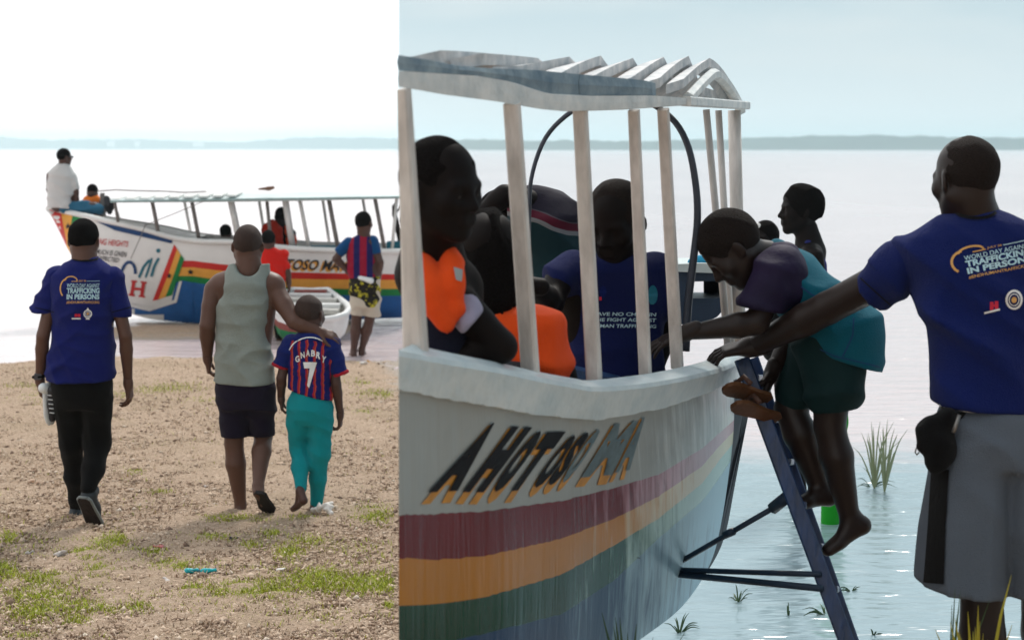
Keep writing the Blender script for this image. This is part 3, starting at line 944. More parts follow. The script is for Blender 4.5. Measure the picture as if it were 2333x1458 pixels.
oc_ = [(1540, 740), (1600, 737), (1634, 722), (1655, 698), (1668, 660), (1664, 630), (1640, 620), (1540, 617)]
ih_ = [(1572, 680), (1600, 680), (1630, 680), (1648, 676), (1652, 662), (1652, 645), (1640, 640), (1572, 642)]
quadstrip([P(u, v, Yc) for u, v in oc_], [P(u, v, Yc) for u, v in ih_], Vector((.02, .3, 0)))
b.build('body', m_con, console)
b = MB(); b.prism([P(u, v, Yc + .26) for u, v in ((1604, 640), (1656, 640), (1656, 684), (1604, 684))], (0, .02, 0)); b.build('inner_panel', m_strut, console)
b = MB(); b.prism([P(u, v, Yc - .02) for u, v in ((1538, 619), (1665, 624), (1666, 612), (1650, 603), (1600, 600), (1538, 602))], (0, .36, 0)); b.build('pale_top', m_contop, console)
m_cloth_b = mat('cyan_cloth', (.02, .25, .42), .8, .3, 20, .4)
sd_ = Sdf(.006)
for u, v, r in ((1578, 600, 13), (1596, 594, 14), (1616, 598, 13), (1634, 602, 9)): sd_.ball(P(u, v, Yc + .05), r * Yc / F, .02)
V_, Q_ = sd_.mesh()
tag(link('cloth_bundle', np_mesh('cloth_bundle', V_, Q_), m_cloth_b), 'crumpled cyan cloth lying on top of the pale console', 'cloth')

# ------------------------------------------------------------------ boat on the shore at left
m_lwhite = mat('far_hull_white', (.74, .74, .72), .5, .06, 3, .1, 8)
m_lred = mat('far_hull_red', (.55, .025, .02), .5, .12, 5, .1)
m_lyel = mat('far_hull_yellow', (.75, .36, .06), .5, .1, 5, .1)
m_lgrn = mat('far_hull_green', (.01, .2, .05), .5, .12, 5, .1)
m_lblu = mat('far_hull_blue', (.015, .11, .34), .5, .15, 4, .1)
m_navy = mat('navy_paint', (.008, .05, .16), .5, .1, 10, 0)
m_teal = mat('teal_paint', (.01, .14, .2), .5, .1, 10, 0)
m_lblack = mat('dark_paint', (.02, .02, .025), .5, .1, 10, 0)
m_text_red = mat('red_lettering', (.5, .02, .02), .5, .1, 10, 0)
m_roofpale = mat('pale_roof_sheet', (.58, .66, .66), .6, .1, 3, .2)
m_pale = mat('pale_pole', (.66, .66, .64), .6, .1, 8, .1)
m_greyp = mat('grey_pole', (.20, .18, .17), .6, .15, 8, .1)
Lt = [(109, 475, 21.9), (150, 483, 21.75), (189, 491, 21.6), (260, 507, 21.45), (331, 523, 21.35), (394, 541, 21.3), (460, 550, 21.25), (533, 552, 21.2), (633, 563, 21.2), (698, 568, 21.2), (800, 571, 21.2), (915, 573, 21.2), (936, 573, 21.2)]
Lb = [(111, 479, 21.9), (140, 536, 21.9), (166, 585, 21.9), (216, 655, 21.9), (270, 700, 21.9), (330, 724, 21.85), (430, 735, 21.75), (530, 738, 21.7), (630, 736, 21.7), (700, 733, 21.7), (800, 728, 21.7), (915, 724, 21.7), (936, 723, 21.7)]
LT = spline([P(*p) for p in Lt], 120); LB = spline([P(*p) for p in Lb], 120)
l_red = [(100, 592), (440, 594), (515, 603), (662, 620), (785, 623), (950, 625)]
l_yel = [(100, 606), (440, 609), (515, 618), (662, 635), (785, 637), (950, 638)]
l_grn = [(100, 625), (440, 629), (515, 640), (656, 655), (785, 658), (950, 658)]
l_blu = [(100, 636), (440, 643), (515, 655), (656, 670), (869, 674), (950, 673)]
far_boat = empty('passenger_canoe', (-3, 21.6, 0), 'long white canopied boat with striped side beached on the far edge of the shore', 'boat')
uT = LT[:, 0] * F / LT[:, 1] + U0
wu = int(np.argmax(uT > 424))
far_hull, far_rows = hull_mesh('hull', LT, LB, .12, [l_red, l_yel, l_grn, l_blu], [m_lwhite, m_lred, m_lyel, m_lgrn, m_lblu], far_boat, [6, 2, 3, 2, 6], white_until=wu, outward=(0, -1, 0))
LA = Vector((0, 1, 0))
beam = np.interp(uT, [109, 200, 400, 936], [.02, .6, 1.5, 1.9])
fs = MB()
for i in range(0, 119, 3):
    j = min(i + 3, 119)
    a, b, c, d = Vector(LT[i]), Vector(LT[j]), Vector(LB[j]), Vector(LB[i])
    fs.add([a + LA * beam[i], b + LA * beam[j], c + LA * beam[j] * .5, d + LA * beam[i] * .5], [(0, 1, 2, 3)])
    fs.add([d + LA * beam[i] * .5, c + LA * beam[j] * .5, c, d], [(0, 1, 2, 3)])
fs.add([Vector(LT[119]), Vector(LT[119]) + LA * beam[119], Vector(LB[119]) + LA * beam[119] * .5, Vector(LB[119])], [(0, 1, 2, 3)])
fs.build('far_side', m_lwhite, far_boat)
dk = MB()
for i in range(0, 54, 3):
    a, b = Vector(LT[i]), Vector(LT[i + 3]); z_ = Vector((0, 0, -.02))
    dk.add([a + z_, b + z_, b + LA * beam[i + 3] + z_, a + LA * beam[i] + z_], [(0, 1, 2, 3)])
dk.build('bow_deck', m_lwhite, far_boat)
gw = MB(); gw.tube([Vector(p) + Vector((0, -.02, .0)) for p in LT[::3]] + [Vector(LT[119])], .032, 6); gw.build('gunwale', m_lwhite, far_boat, True)
fb = bvh_of(far_hull)
D_ = lambda nm, polys, m, off=.006, st=14: decal(nm, polys, fb, m, far_boat, off, st)
D_('blue_bottom', [[(214, 640), (250, 668), (296, 694), (341, 704), (400, 685), (414, 638), (440, 644), (440, 742), (300, 730), (214, 665)]], m_lblu, .004)
D_('red_stripe', [[(112, 478), (139, 483), (152, 548), (153, 562), (140, 534)]], m_lred)
D_('yellow_stripe', [[(139, 483), (166, 489), (160, 530), (168, 588), (153, 562), (152, 548)]], m_lyel)
D_('green_stripe', [[(166, 489), (190, 494), (177, 530), (182, 608), (168, 588), (160, 530)]], m_lgrn)
D_('black_star', [[(150, 516), (154, 513), (156, 508), (158, 513), (163, 513), (159, 517), (160, 522), (156, 519), (151, 521), (153, 517)]], m_lblack, .01)
D_('blue_line', [[(216, 503), (262, 513), (330, 528), (394, 546), (392, 555), (330, 541), (262, 525)]], m_navy)
D_('blue_corner', [[(232, 604), (262, 607), (258, 616), (236, 614)]], m_navy)
D_('slanted_red', [[(397, 557), (404, 567), (384, 625), (361, 682), (348, 685), (375, 615)]], m_lred)
D_('slanted_yellow', [[(404, 567), (412, 580), (396, 627), (377, 676), (361, 682), (384, 625)]], m_lyel)
D_('slanted_green', [[(412, 580), (420, 590), (409, 622), (392, 672), (377, 676), (396, 627)]], m_lgrn)
D_('black_star', [[(381, 628), (384, 625), (386, 621), (388, 625), (392, 626), (389, 629), (389, 633), (386, 630), (382, 632), (383, 629)]], m_lblack, .01)
D_('black_star', [[(428, 618), (432, 616), (434, 612), (436, 616), (440, 617), (437, 620), (438, 624), (434, 621), (430, 623), (431, 620)]], m_lblack, .01)
D_('white_edge', [[(293, 690), (341, 700), (397, 682), (409, 640), (415, 640), (403, 688), (341, 708), (293, 697)]], m_lwhite, .009)
D_('hull_logo', stroke([(276, 634), (278, 616), (285, 602), (294, 596), (303, 600), (308, 611), (309, 624)], 7), m_navy)
for q_ in (stroke([(317, 632), (328, 607), (341, 592)], 6), stroke([(332, 632), (341, 606), (346, 588)], 5), stroke([(345, 630), (352, 606), (362, 588)], 6), [arc(361, 571, 5, 5, 0, 360, 10)[:-1]]): D_('hull_logo', q_, m_teal)
D_('red_letter', stroke([(306, 639), (300, 672)], 8) + stroke([(328, 642), (323, 675)], 8) + stroke([(303, 657), (326, 659)], 6) + stroke([(299, 640), (313, 641)], 4) + stroke([(321, 642), (335, 644)], 4) + stroke([(293, 671), (308, 673)], 4) + stroke([(316, 674), (331, 676)], 4), m_text_red)
T_ = lambda s, q, m, bold=.01: text_decal('lettering', s, q, fb, m, far_boat, bold, .006, 14)
T_('NG HEIGHTS', [(226, 557), (291, 563), (294, 550), (229, 543)], m_text_red)
T_('MUCH IS GIVEN', [(218, 578), (287, 586), (290, 574), (221, 567)], m_lblack)
T_('EXPECTED', [(220, 592), (270, 598), (273, 588), (223, 582)], m_lblack)
text_decal('lettering', 'AHOTOSO MAW', [(578, 616), (798, 621), (806, 597), (588, 591)], fb, m_lyel, far_boat, .04, .004, 14)
text_decal('lettering', 'AHOTOSO MAW', [(582, 612), (802, 617), (810, 594), (592, 588)], fb, m_lblack, far_boat, .02, .008, 14)
# roof and poles
rf = MB()
ups = [(250, 447), (460, 440), (560, 436), (714, 433), (820, 436), (936, 441)]; los = [(250, 457), (460, 456), (560, 455), (698, 453), (820, 450), (936, 447)]
us = np.linspace(252, 936, 26); vs = []
for u in us:
    Yn = 21.15
    a, c = P(u, interp(los, u), Yn), P(u, interp(ups, u) + 4, Yn + .9)
    c2 = P(u, interp(ups, u) + 8, Yn + 2.0)
    vs += [a, c, c2, c2 - Vector((0, 0, .03)), c - Vector((0, 0, .04)), a - Vector((0, 0, .025))]
n = len(us); k = 6
rf.add(vs, [(i * k + j, i * k + (j + 1) % k, (i + 1) * k + (j + 1) % k, (i + 1) * k + j) for i in range(n - 1) for j in range(k)] + [tuple(range(k)), tuple((n - 1) * k + j for j in range(k))])
rf.build('roof', m_roofpale, far_boat)
e = MB(); e.bar(P(252, 459, 21.13), P(936, 449, 21.13), .02, .03, (0, 0, 1)); e.build('roof_edge', mat('pale_teal_edge', (.26, .38, .38), .6), far_boat)
for i in range(9):
    u = 262 + i * 33
    s = MB(); s.bar(P(u, interp(ups, u) + 9, 21.3), P(u + 16, interp(ups, u) + 2, 22.0), .11, .02, (1, 0, 0)); s.build('roof_slat', m_pale, far_boat)
rp = MB(); rp.tube([P(225, 436, 21.6), P(262, 433, 21.6), P(310, 435, 21.6), P(370, 436, 21.6), P(420, 439, 21.6), P(470, 437, 21.6)], .008, 5); rp.build('rope', m_greyp, far_boat)
rp = MB(); rp.tube([P(462, 460, 21.1), P(390, 490, 21.05), P(331, 513, 21.1), P(318, 545, 21.15), P(298, 590, 21.2)], .005, 5); rp.build('rope', m_greyp, far_boat)
for (a, b, w, m) in (((262, 463), (269, 506), .035, m_greyp), ((347, 461), (360, 526), .045, m_greyp), ((437, 459), (454, 548), .045, m_greyp), ((526, 458), (546, 552), .075, m_pale), ((608, 457), (618, 560), .04, m_greyp), ((650, 456), (667, 566), .075, m_pale),
                     ((683, 456), (705, 568), .045, m_pale), ((749, 454), (771, 570), .05, m_greyp), ((854, 451), (877, 572), .045, m_greyp), ((904, 449), (893, 572), .035, m_pale)):
    p = MB(); p.tube([P(*b, 21.3), P(*a, 21.25)], w / 2, 6); p.build('pole', m, far_boat, True)
for (a, b) in (((258, 461), (272, 500)), ((420, 459), (436, 540)), ((590, 457), (606, 556)), ((735, 455), (752, 566)), ((826, 452), (846, 568))):
    p = MB(); p.tube([P(*b, 23.0), P(*a, 23.0)], .02, 5); p.build('pole', m_pale, far_boat, True)
p = MB(); p.bar(P(704, 566, 21.7), P(772, 566, 21.7), .07, .2, (0, 0, 1)); p.build('bench', m_teal, far_boat)
p = MB(); p.bar(P(882, 562, 21.7), P(932, 562, 21.7), .12, .2, (0, 0, 1)); p.build('bench', m_teal, far_boat)
p = MB(); p.bar(P(482, 544, 21.5), P(562, 545, 21.5), .03, .2, (0, 0, 1)); p.build('bench', m_greyp, far_boat)
# things on the bow and roof
b = MB(); b.bar(P(236, 492, 21.9), P(233, 440, 21.9), .05, .05, (1, 0, 0)); tag(b.build('bow_post', m_greyp), 'short grey post standing on the bow beside dark bag', 'post')
s = Sdf(.012); s.cone(P(243, 452, 21.8), .035, P(249, 470, 21.8), .055, .03); s.cone(P(249, 470, 21.8), .055, P(250, 484, 21.8), .03, .03)
V_, Q_ = s.mesh(); tag(link('hanging_bag', np_mesh('hanging_bag', V_, Q_), m_lblack), 'dark oblong bag hanging by the grey bow post', 'bag')
s = Sdf(.008); s.cone(P(590, 431, 21.4), .012, P(612, 430, 21.4), .022, .02); s.cone(P(612, 430, 21.4), .022, P(622, 428, 21.4), .02, .02)
V_, Q_ = s.mesh(); tag(link('sandal', np_mesh('sandal', V_, Q_), mat('brown_rubber', (.16, .08, .05), .7)), 'brown sandal left lying on the far boat roof', 'sandal')

# small open canoe pulled up in front of it
canoe = empty('small_canoe', P(705, 770, 19.6), 'small open canoe with white rim and green side drawn up on the wet sand', 'canoe')
rim = [(666, 661, 20.7), (708, 663, 20.75), (748, 661, 20.7), (770, 678, 20.3), (789, 693, 19.95), (796, 705, 19.7), (786, 717, 19.45), (762, 725, 19.33), (732, 729, 19.28), (690, 728, 19.3), (655, 722, 19.35), (632, 711, 19.45), (622, 697, 19.7), (632, 680, 20.2), (648, 669, 20.5)]
Rm = [P(*p) for p in rim]; cen = sum(Rm, Vector()) / len(Rm); n = len(Rm)
rows = []
for f, zf in ((1.0, 0), (.985, .3), (.95, .55), (.88, .8), (.72, 1.0)):
    rows.append([Vector((cen.x + (p.x - cen.x) * f, cen.y + (p.y - cen.y) * f, p.z * (1 - zf) + .02 * zf)) for p in Rm])
m_cred = mat('canoe_red_brown', (.22, .06, .05), .6, .15, 6, .1); m_cgrn = mat('canoe_green', (.005, .17, .055), .5, .15, 6, .1); m_cw = mat('canoe_white', (.72, .73, .72), .5, .08, 6, .1); m_cin = mat('canoe_inside', (.50, .49, .46), .8, .15, 8, .1)
sh = MB(); base = [p for r in rows for p in r]; fcs = []; mi = []
for r in range(4):
    for i in range(n):
        fcs.append((r * n + i, (r + 1) * n + i, (r + 1) * n + (i + 1) % n, r * n + (i + 1) % n))
        left = 8 <= i <= 13
        mi.append(0 if r == 0 else (1 if r == 1 and left else (2 if left and r > 1 else 0)))
fcs.append(tuple(4 * n + i for i in range(n))); mi.append(2)
sh.add(base, fcs); sh.m = mi; sh.build('hull', [m_cw, m_cred, m_cgrn], canoe, False)
ins = [[Vector((cen.x + (p.x - cen.x) * f, cen.y + (p.y - cen.y) * f, p.z - d)) for p in Rm] for f, d in ((.95, .0), (.9, .12), (.7, .24))]
q = MB(); q.add([p for r in ins for p in r], [(r * n + i, r * n + (i + 1) % n, (r + 1) * n + (i + 1) % n, (r + 1) * n + i) for r in range(2) for i in range(n)] + [tuple(2 * n + i for i in range(n))]); q.build('inside', m_cin, canoe)
q = MB(); q.tube(Rm + [Rm[0]], .035, 6); q.build('rim', m_cw, canoe, True)
for a, b, m in (((672, 666), (744, 666), m_cred), ((660, 673), (756, 674), m_cw), ((652, 684), (768, 685), m_cin), ((648, 696), (776, 697), m_cw), ((650, 708), (772, 710), m_cin)):
    Y_ = np.interp(a[1], [661, 727], [20.6, 19.4]); p = MB(); p.bar(P(*a, Y_), P(*b, Y_), .05, .16, (0, 0, 1)); p.build('thwart', m, canoe)

# litter lying on the beach
def ground_pt(u, v):
    Y = (CZ - .035) * F / (v - VH); X = (u - U0) * Y / F
    return Vector((X, Y, float(ground_z(np.array(X), np.array(Y)))))


def crumple(name, u, v, w, h, m, lab, cat, seed, dy=.03):
    c = ground_pt(u, v); k = c.y / F; r = random.Random(seed); s = Sdf(.0045)
    for _ in range(9):
        a = c + Vector((r.uniform(-.5, .5) * w * k, r.uniform(-dy, dy), r.uniform(.1, .8) * h * k)); b = a + Vector((r.uniform(-.3, .3) * w * k, r.uniform(-dy, dy) * .5, r.uniform(-.2, .2) * h * k))
        s.cone(a, h * k * .22, b, h * k * .12, .012)
    s.disp = folds(.004, 160, seed, ((1, 0, .4), (0, 0, 1)))
    V_, Q_ = s.mesh(1); return tag(link(name, np_mesh(name, V_, Q_), m), lab, cat)


m_bagw = mat('white_plastic', (.72, .68, .64), .5, .1, 20, .2); m_cy = mat('cyan_plastic', (.02, .40, .45), .35, .35, 40, .2); m_pk = mat('pink_plastic', (.45, .14, .14), .6, .2, 30, .2); m_pe = mat('peach_paper', (.68, .5, .38), .8, .2, 30, .2); m_st = mat('pale_stone', (.52, .47, .44), .9, .2, 40, .5)
crumple('plastic_bag', 738, 1172, 46, 30, m_bagw, 'crumpled white plastic bag on the sand at the boy\'s foot', 'plastic bag', 3)
wr = empty('plastic_wrapper', ground_pt(455, 1306), 'bright cyan plastic wrapper twisted in the middle on the dry grass', 'wrapper')
c = ground_pt(455, 1306); k = c.y / F
for du, rr, L in ((-18, 8, 12), (20, 7, 14)):
    s = Sdf(.003); s.cone(c + Vector(((du - L) * k, 0, .012)), rr * k * .8, c + Vector(((du + L) * k, .01, .014)), rr * k * (.45 if du < 0 else .6), .01); s.disp = folds(.003, 260, 5, ((1, 0, .3),))
    V_, Q_ = s.mesh(1); link('wrapper_half', np_mesh('wrapper_half', V_, Q_), m_cy, wr)
q = MB(); q.tube([c + Vector((-6 * k, 0, .012)), c + Vector((6 * k, .004, .013))], 3 * k, 6); q.build('twist', m_teal, wr, True)
for u, v, w, h, m, lab, cat, sd2 in ((141, 1268, 36, 16, m_st, 'largest pale stone left of the green tuft', 'stone', 7), (76, 1102, 24, 12, m_pe, 'peach coloured scrap of paper on bare sand left of the walkers', 'paper scrap', 8), (362, 1247, 28, 9, m_pk, 'faded pink plastic scrap lying on the sand', 'plastic scrap', 9),
                                     (825, 829, 16, 11, m_bagw, 'small white crumpled scrap at the water edge', 'plastic scrap', 10), (838, 822, 12, 6, mat('orange_scrap', (.6, .3, .06), .6), 'small orange scrap beside the standing man\'s feet', 'plastic scrap', 11), (386, 1328, 20, 10, m_st, 'small pale stone right below the cyan wrapper', 'stone', 12),
                                     (66, 1262, 16, 8, m_st, 'small white pebble left of the largest pale stone', 'stone', 13), (535, 1228, 26, 8, m_dark, 'dark flat clod in the sand below the flip flops', 'clod', 14), (640, 1301, 18, 8, m_bagw, 'thin white scrap in the grass right of the cyan wrapper', 'plastic scrap', 15), (470, 1110, 10, 5, m_st, 'tiny white pebble on bare sand by the flip flops', 'stone', 16)):
    crumple({'stone': 'stone', 'paper scrap': 'paper_scrap', 'clod': 'earth_clod'}.get(cat, 'plastic_scrap'), u, v, w, h, m, lab, cat, sd2)

# reeds, water grass, bank plant
m_reed = leaf_mat('reed_blades', (.14, .18, .08), (.36, .38, .24)); m_wgrass = leaf_mat('water_grass_blades', (.012, .05, .025), (.08, .13, .05)); m_yl = leaf_mat('yellowing_leaves', (.10, .20, .03), (.55, .40, .03))
def tuft(name, base, tips, m, w, lab, cat, group=None):
    e = empty(name, base, lab, cat, group)
    r = random.Random(len(lab) + int(abs(base[0]) * 1000)); hgt = max((Vector(q) - Vector(base)).length for q in tips)
    tips = list(tips) + [Vector(r.choice(tips)) + Vector((r.gauss(0, .16), r.gauss(0, .1), r.gauss(-.1, .14))) * hgt for _ in range(len(tips) + 2)]
    tips = [Vector((q[0], q[1], max(q[2], base[2] + .012))) for q in tips]
    for t_ in tips:
        b = MB(); a = Vector(base); t_ = Vector(t_); mid = a.lerp(t_, .55) + Vector((0, 0, (t_ - a).length * .16)); sp = spline([a, mid, t_], 7)
        sd3 = Vector((1, 0, 0)) if abs((t_ - a).x) < abs((t_ - a).z) else Vector((0, 0, 1))
        vs = []
        for i, p in enumerate(sp):
            ww = w * (1 - (i / 6) ** 2) * .5 + .0005; vs += [Vector(p) - sd3 * ww, Vector(p) + Vector((0, -ww * .4, 0)), Vector(p) + sd3 * ww]
        b.add(vs, [(i * 3 + j, i * 3 + j + 1, i * 3 + j + 4, i * 3 + j + 3) for i in range(6) for j in range(2)]); b.build('leaf', m, e, True)
    return e


def at_water(u, v): Y = CZ * F / (v - VH); return P(u, v, Y)


for bu2, bv2, tips, lab in ((1992, 1112, [(1962, 985), (1975, 1000), (1990, 972), (2005, 960), (2020, 985), (1985, 960)], 'pale reed clump standing in the shallow water behind the boy'), (2015, 1120, [(2012, 970), (2022, 955), (2038, 975), (2045, 990), (2005, 990)], 'taller pale reed clump beside the first clump in shallow water')):
    b0 = at_water(bu2, bv2); tuft('reed_clump', b0, [P(u, v, b0.y + RNG.uniform(-.1, .1)) for u, v in tips], m_reed, .009, lab, 'reeds', 'reeds in the shallows')
for bu2, bv2, tips, lab in ((1440, 1456, [(1410, 1402), (1425, 1425), (1450, 1398), (1475, 1372), (1405, 1430)], 'dark grass tuft below the near boat hull'), (1548, 1440, [(1540, 1405), (1570, 1395), (1590, 1418), (1530, 1425)], 'dark grass tuft in the water left of the ladder foot'),
                            (1682, 1370, [(1676, 1330), (1690, 1345), (1705, 1340), (1668, 1350)], 'small green water plant between hull and ladder'), (1796, 1400, [(1793, 1378), (1800, 1390)], 'single green sprig left of the ladder foot'),
                            (1880, 1398, [(1830, 1402), (1850, 1396), (1876, 1380), (1860, 1404)], 'flat floating green leaves beside the ladder rail'), (1990, 1445, [(1985, 1432), (2008, 1450), (2000, 1440)], 'small grass sprig right of the ladder foot'), 
                            (1940, 1345, [(1910, 1340), (1960, 1336), (1955, 1350)], 'flat green leaves floating right of the ladder'), (1985, 1108, [(2040, 1098), (2020, 1100), (1960, 1104)], 'floating leaves at the foot of the reeds')):
    b0 = at_water(bu2, bv2) - Vector((0, 0, .01)); tuft('water_grass', b0, [P(u, v, b0.y + RNG.uniform(-.08, .08)) for u, v in tips], m_wgrass, .006, lab, 'grass tuft', 'grass tufts in the water')
bp0 = Vector((P(2222, 1500, 5.15).x, 5.15, .18))
tuft('bank_plant', bp0, [P(u, v + 12, 5.12 + RNG.uniform(-.05, .08)) for u, v in ((2165, 1405), (2175, 1395), (2185, 1425), (2190, 1440), (2232, 1402), (2222, 1415), (2240, 1430), (2170, 1440), (2205, 1380), (2250, 1445))], m_yl, .012, 'yellow green leafy plant on the bank before the standing man\'s calf', 'plant')
tuft('bank_grass', bp0 + Vector((-.05, .1, 0)), [P(u, v, 5.25) for u, v in ((2176, 1340), (2188, 1345), (2180, 1400))], m_wgrass, .006, 'thin grass stalks under the grey shorts hem', 'grass tuft')
tuft('bank_grass', Vector((P(1430, 1520, 5.4).x, 5.4, .17)), [P(u, v, 5.42) for u, v in ((1412, 1405), (1398, 1425), (1430, 1440), (1450, 1420))], m_wgrass, .012, 'dark grass blades rising from the bank before the striped hull', 'grass tuft')

# ------------------------------------------------------------------ people
def skin(name, col, rough=.5, spec=.35):
    m, t = new_mat(name, rough, spec)
    oc = t.tc('Object')
    t.l.new(t.mix(t.noise(oc, 9, 5), tuple(c * .8 for c in col), tuple(c * 1.2 for c in col)), t.b.inputs['Base Color'])
    t.bump(t.noise(oc, 180, 3), .12, .004)
    return m


def cloth(name, col, var=.12, rough=.9, bump=.35):
    m, t = new_mat(name, rough, .1)
    t.b.inputs['Sheen Weight'].default_value = .05
    oc = t.tc('Object')
    t.l.new(t.mix(t.noise(oc, 7, 5), tuple(c * (1 - var) for c in col), tuple(min(1, c * (1 + var)) for c in col)), t.b.inputs['Base Color'])
    t.bump(t.math('ADD', t.noise(oc, 320, 2), t.noise(t.mapping(oc, (1, 1, .5)), 26, 5, .6, 1.2)), bump * 1.5, .016)
    return m


M_HAIR = mat('black_hair', (.007, .006, .006), .95, .4, 160, .9, 220, .05)
M_HAIR2 = mat('cropped_hair', (.0145, .0095, .0078), .85, .4, 200, .8, 260, .14)
M_HAIRB = mat('shaved_hair', (.040, .023, .018), .75, .3, 200, .5, 260, .25)
M_EYE = mat('dark_eye', (.02, .015, .013), .6, .02, 10, 0)
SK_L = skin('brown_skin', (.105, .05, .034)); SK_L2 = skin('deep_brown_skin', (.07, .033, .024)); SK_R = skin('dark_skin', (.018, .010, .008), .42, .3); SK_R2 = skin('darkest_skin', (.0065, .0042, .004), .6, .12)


def frame(fwd, up):
    f = Vector(fwd).normalized(); u = Vector(up); u = (u - f * u.dot(f)).normalized(); r = f.cross(u)
    return np.array([r, f, u])


class Fig:
    """one person: a continuous body surface with clothes, hair and shoes as parts"""
    def __init__(s, label, base, sk, h=.009, name='person', group=None):
        s.root = empty(name, base, label, 'person', group); s.sk = sk; s.h = h
        s.b = Sdf(h); s.extra = []; s.heads = []

    def head(s, c, H, fwd, up, neck=None, neck_r=None, hair='short', hm=None, wide=1.0, eyes=False, ears=True, hair_t=.02):
        R = frame(fwd, up); c = np.array(c, float)
        hd = Sdf(max(.0045, H * .021))
        W = lambda x, y, z: Vector(c + H * (R[0] * x + R[1] * y + R[2] * z))
        E = lambda o, p, rad, k, op='+': o.ell(W(*p), R, np.array(rad) * H, k * H, op)
        B = lambda p, r, k, op='+': hd.ball(W(*p), r * H, k * H, op)
        C = lambda p, r, q, r2, k: hd.cone(W(*p), r * H, W(*q), r2 * H, k * H)
        E(hd, (0, -.05, .13), (.325 * wide, .40, .36), .02)
        E(hd, (0, .12, -.16), (.25 * wide, .25, .30), .14)
        for x in (-1, 1): C((.235 * x * wide, -.03, -.2), .085, (.07 * x, .25, -.405), .075, .1)
        B((0, .26, -.41), .085, .06)
        C((-.17, .305, .055), .05, (.17, .305, .055), .05, .07)
        for x in (-1, 1): B((.185 * x, .24, -.1), .095, .1)
        for x in (-1, 1): B((.14 * x, .37, -.02), .055, .05, '-')
        for x in (-1, 1): B((.14 * x, .298, -.018), .052, .015)
        C((0, .345, .02), .03, (0, .425, -.135), .048, .05)
        for x in (-1, 1): B((.062 * x, .375, -.15), .045, .035)
        C((-.09, .352, -.245), .03, (.09, .352, -.245), .03, .035); C((-.075, .345, -.30), .037, (.075, .345, -.30), .037, .035)
        if ears:
            for x in (-1, 1):
                Re = frame(R[1] * .55 + R[0] * x * .83, R[2] + R[1] * .12)
                hd.ell(W(.34 * x * wide, -.03, -.03), Re, np.array((.075, .03, .125)) * H, .025 * H)
                hd.ball(W(.315 * x * wide, .0, -.12), .035 * H, .03 * H)
        if neck is not None:
            nr = neck_r or .22 * H
            hd.cone(W(0, -.08, -.2), nr * .98, neck, nr * 1.06, .12 * H)
        s.extra.append(hd.mesh(2))
        for x in (-1, 1): s.extra.append(None)
        s.extra = [e for e in s.extra if e is not None]
        if eyes:
            for x in (-1, 1):
                q = Sdf(.0035); q.ball(W(.14 * x, .316, -.034), .034 * H, .001)
                V, Q = q.mesh(1); link('eye', np_mesh('eye', V, Q), M_EYE, s.root)
        hr = Sdf(max(.0045, H * .022)); t = hair_t
        if hair:
            hr.ell(W(0, -.062, .115), R, np.array((.322 * wide + t, .392 + t, .375 + t)) * H, .01)
            if hair == 'short':
                hr.ell(W(0, .475, -.03), R, np.array((.34, .33, .30)) * H, .03 * H, '-')
                for x in (-1, 1): hr.ell(W(.36 * x * wide, .06, -.12), R, np.array((.1, .19, .2)) * H, .03 * H, '-')
            elif hair == 'afro':
                hr.ell(W(0, .46, -.08), R, np.array((.36, .34, .36)) * H, .03 * H, '-')
                hr.cut(W(0, -.2, -.27), Vector(R[1]) * .5 - Vector(R[2]))
            amp = H * (.008 if hair == 'short' else .03)
            hr.disp = folds(amp, 90 / H * .2, 3, ((1, 0, 0), (0, 1, 0), (0, 0, 1)))
            V, Q = hr.mesh(1); link('hair', np_mesh('hair', V, Q), hm or M_HAIR, s.root)
        return W

    def arm(s, sh, el, wr, r=(.052, .04, .028), k=.03):
        sh, el, wr = Vector(sh), Vector(el), Vector(wr); r = [q * .9 for q in r]; k = .01
        s.b.cone(sh, r[0], sh.lerp(el, .45), r[0] * .9, k); s.b.cone(sh.lerp(el, .45), r[0] * .9, el, r[1], k)
        s.b.cone(el, r[1], el.lerp(wr, .3), r[1] * 1.02, k); s.b.cone(el.lerp(wr, .3), r[1] * 1.02, wr, r[2], k)

    def leg(s, hip, kn, an, r=(.085, .055, .036), k=.035):
        hip, kn, an = Vector(hip), Vector(kn), Vector(an); r = [q * .84 for q in r]; k = .012
        s.b.cone(hip, r[0], kn, r[1], k)
        cd = (kn - an).cross(Vector((1, 0, 0))); cd = cd.normalized() if cd.length > 0 else Vector((0, -1, 0))
        if cd.y > 0: cd = -cd
        cf = kn.lerp(an, .32) + cd * r[1] * .22
        s.b.cone(kn, r[1] * .95, cf, r[1] * 1.06, k); s.b.cone(cf, r[1] * 1.06, an, r[2], k)

    def foot(s, an, heel, toe, r=.03, k=.025):
        an, heel, toe = Vector(an), Vector(heel), Vector(toe); r = r * .9; k = .012
        s.b.cone(an, r * 1.05, heel, r * .95, k); s.b.cone(heel, r * .9, toe, r * .62, k)
        d = (toe - heel).normalized(); sd = d.cross(Vector((0, 0, 1)))
        sd = sd.normalized() if sd.length > .2 else Vector((1, 0, 0))
        s.b.cone(heel.lerp(toe, .7) + sd * r * .45, r * .62, toe + sd * r * .5 - d * r * .4, r * .5, k); s.b.cone(heel.lerp(toe, .7) - sd * r * .45, r * .62, toe - sd * r * .4 - d * r * .2, r * .52, k)
        s.b.cone(an, r, heel.lerp(toe, .6), r * .75, k)

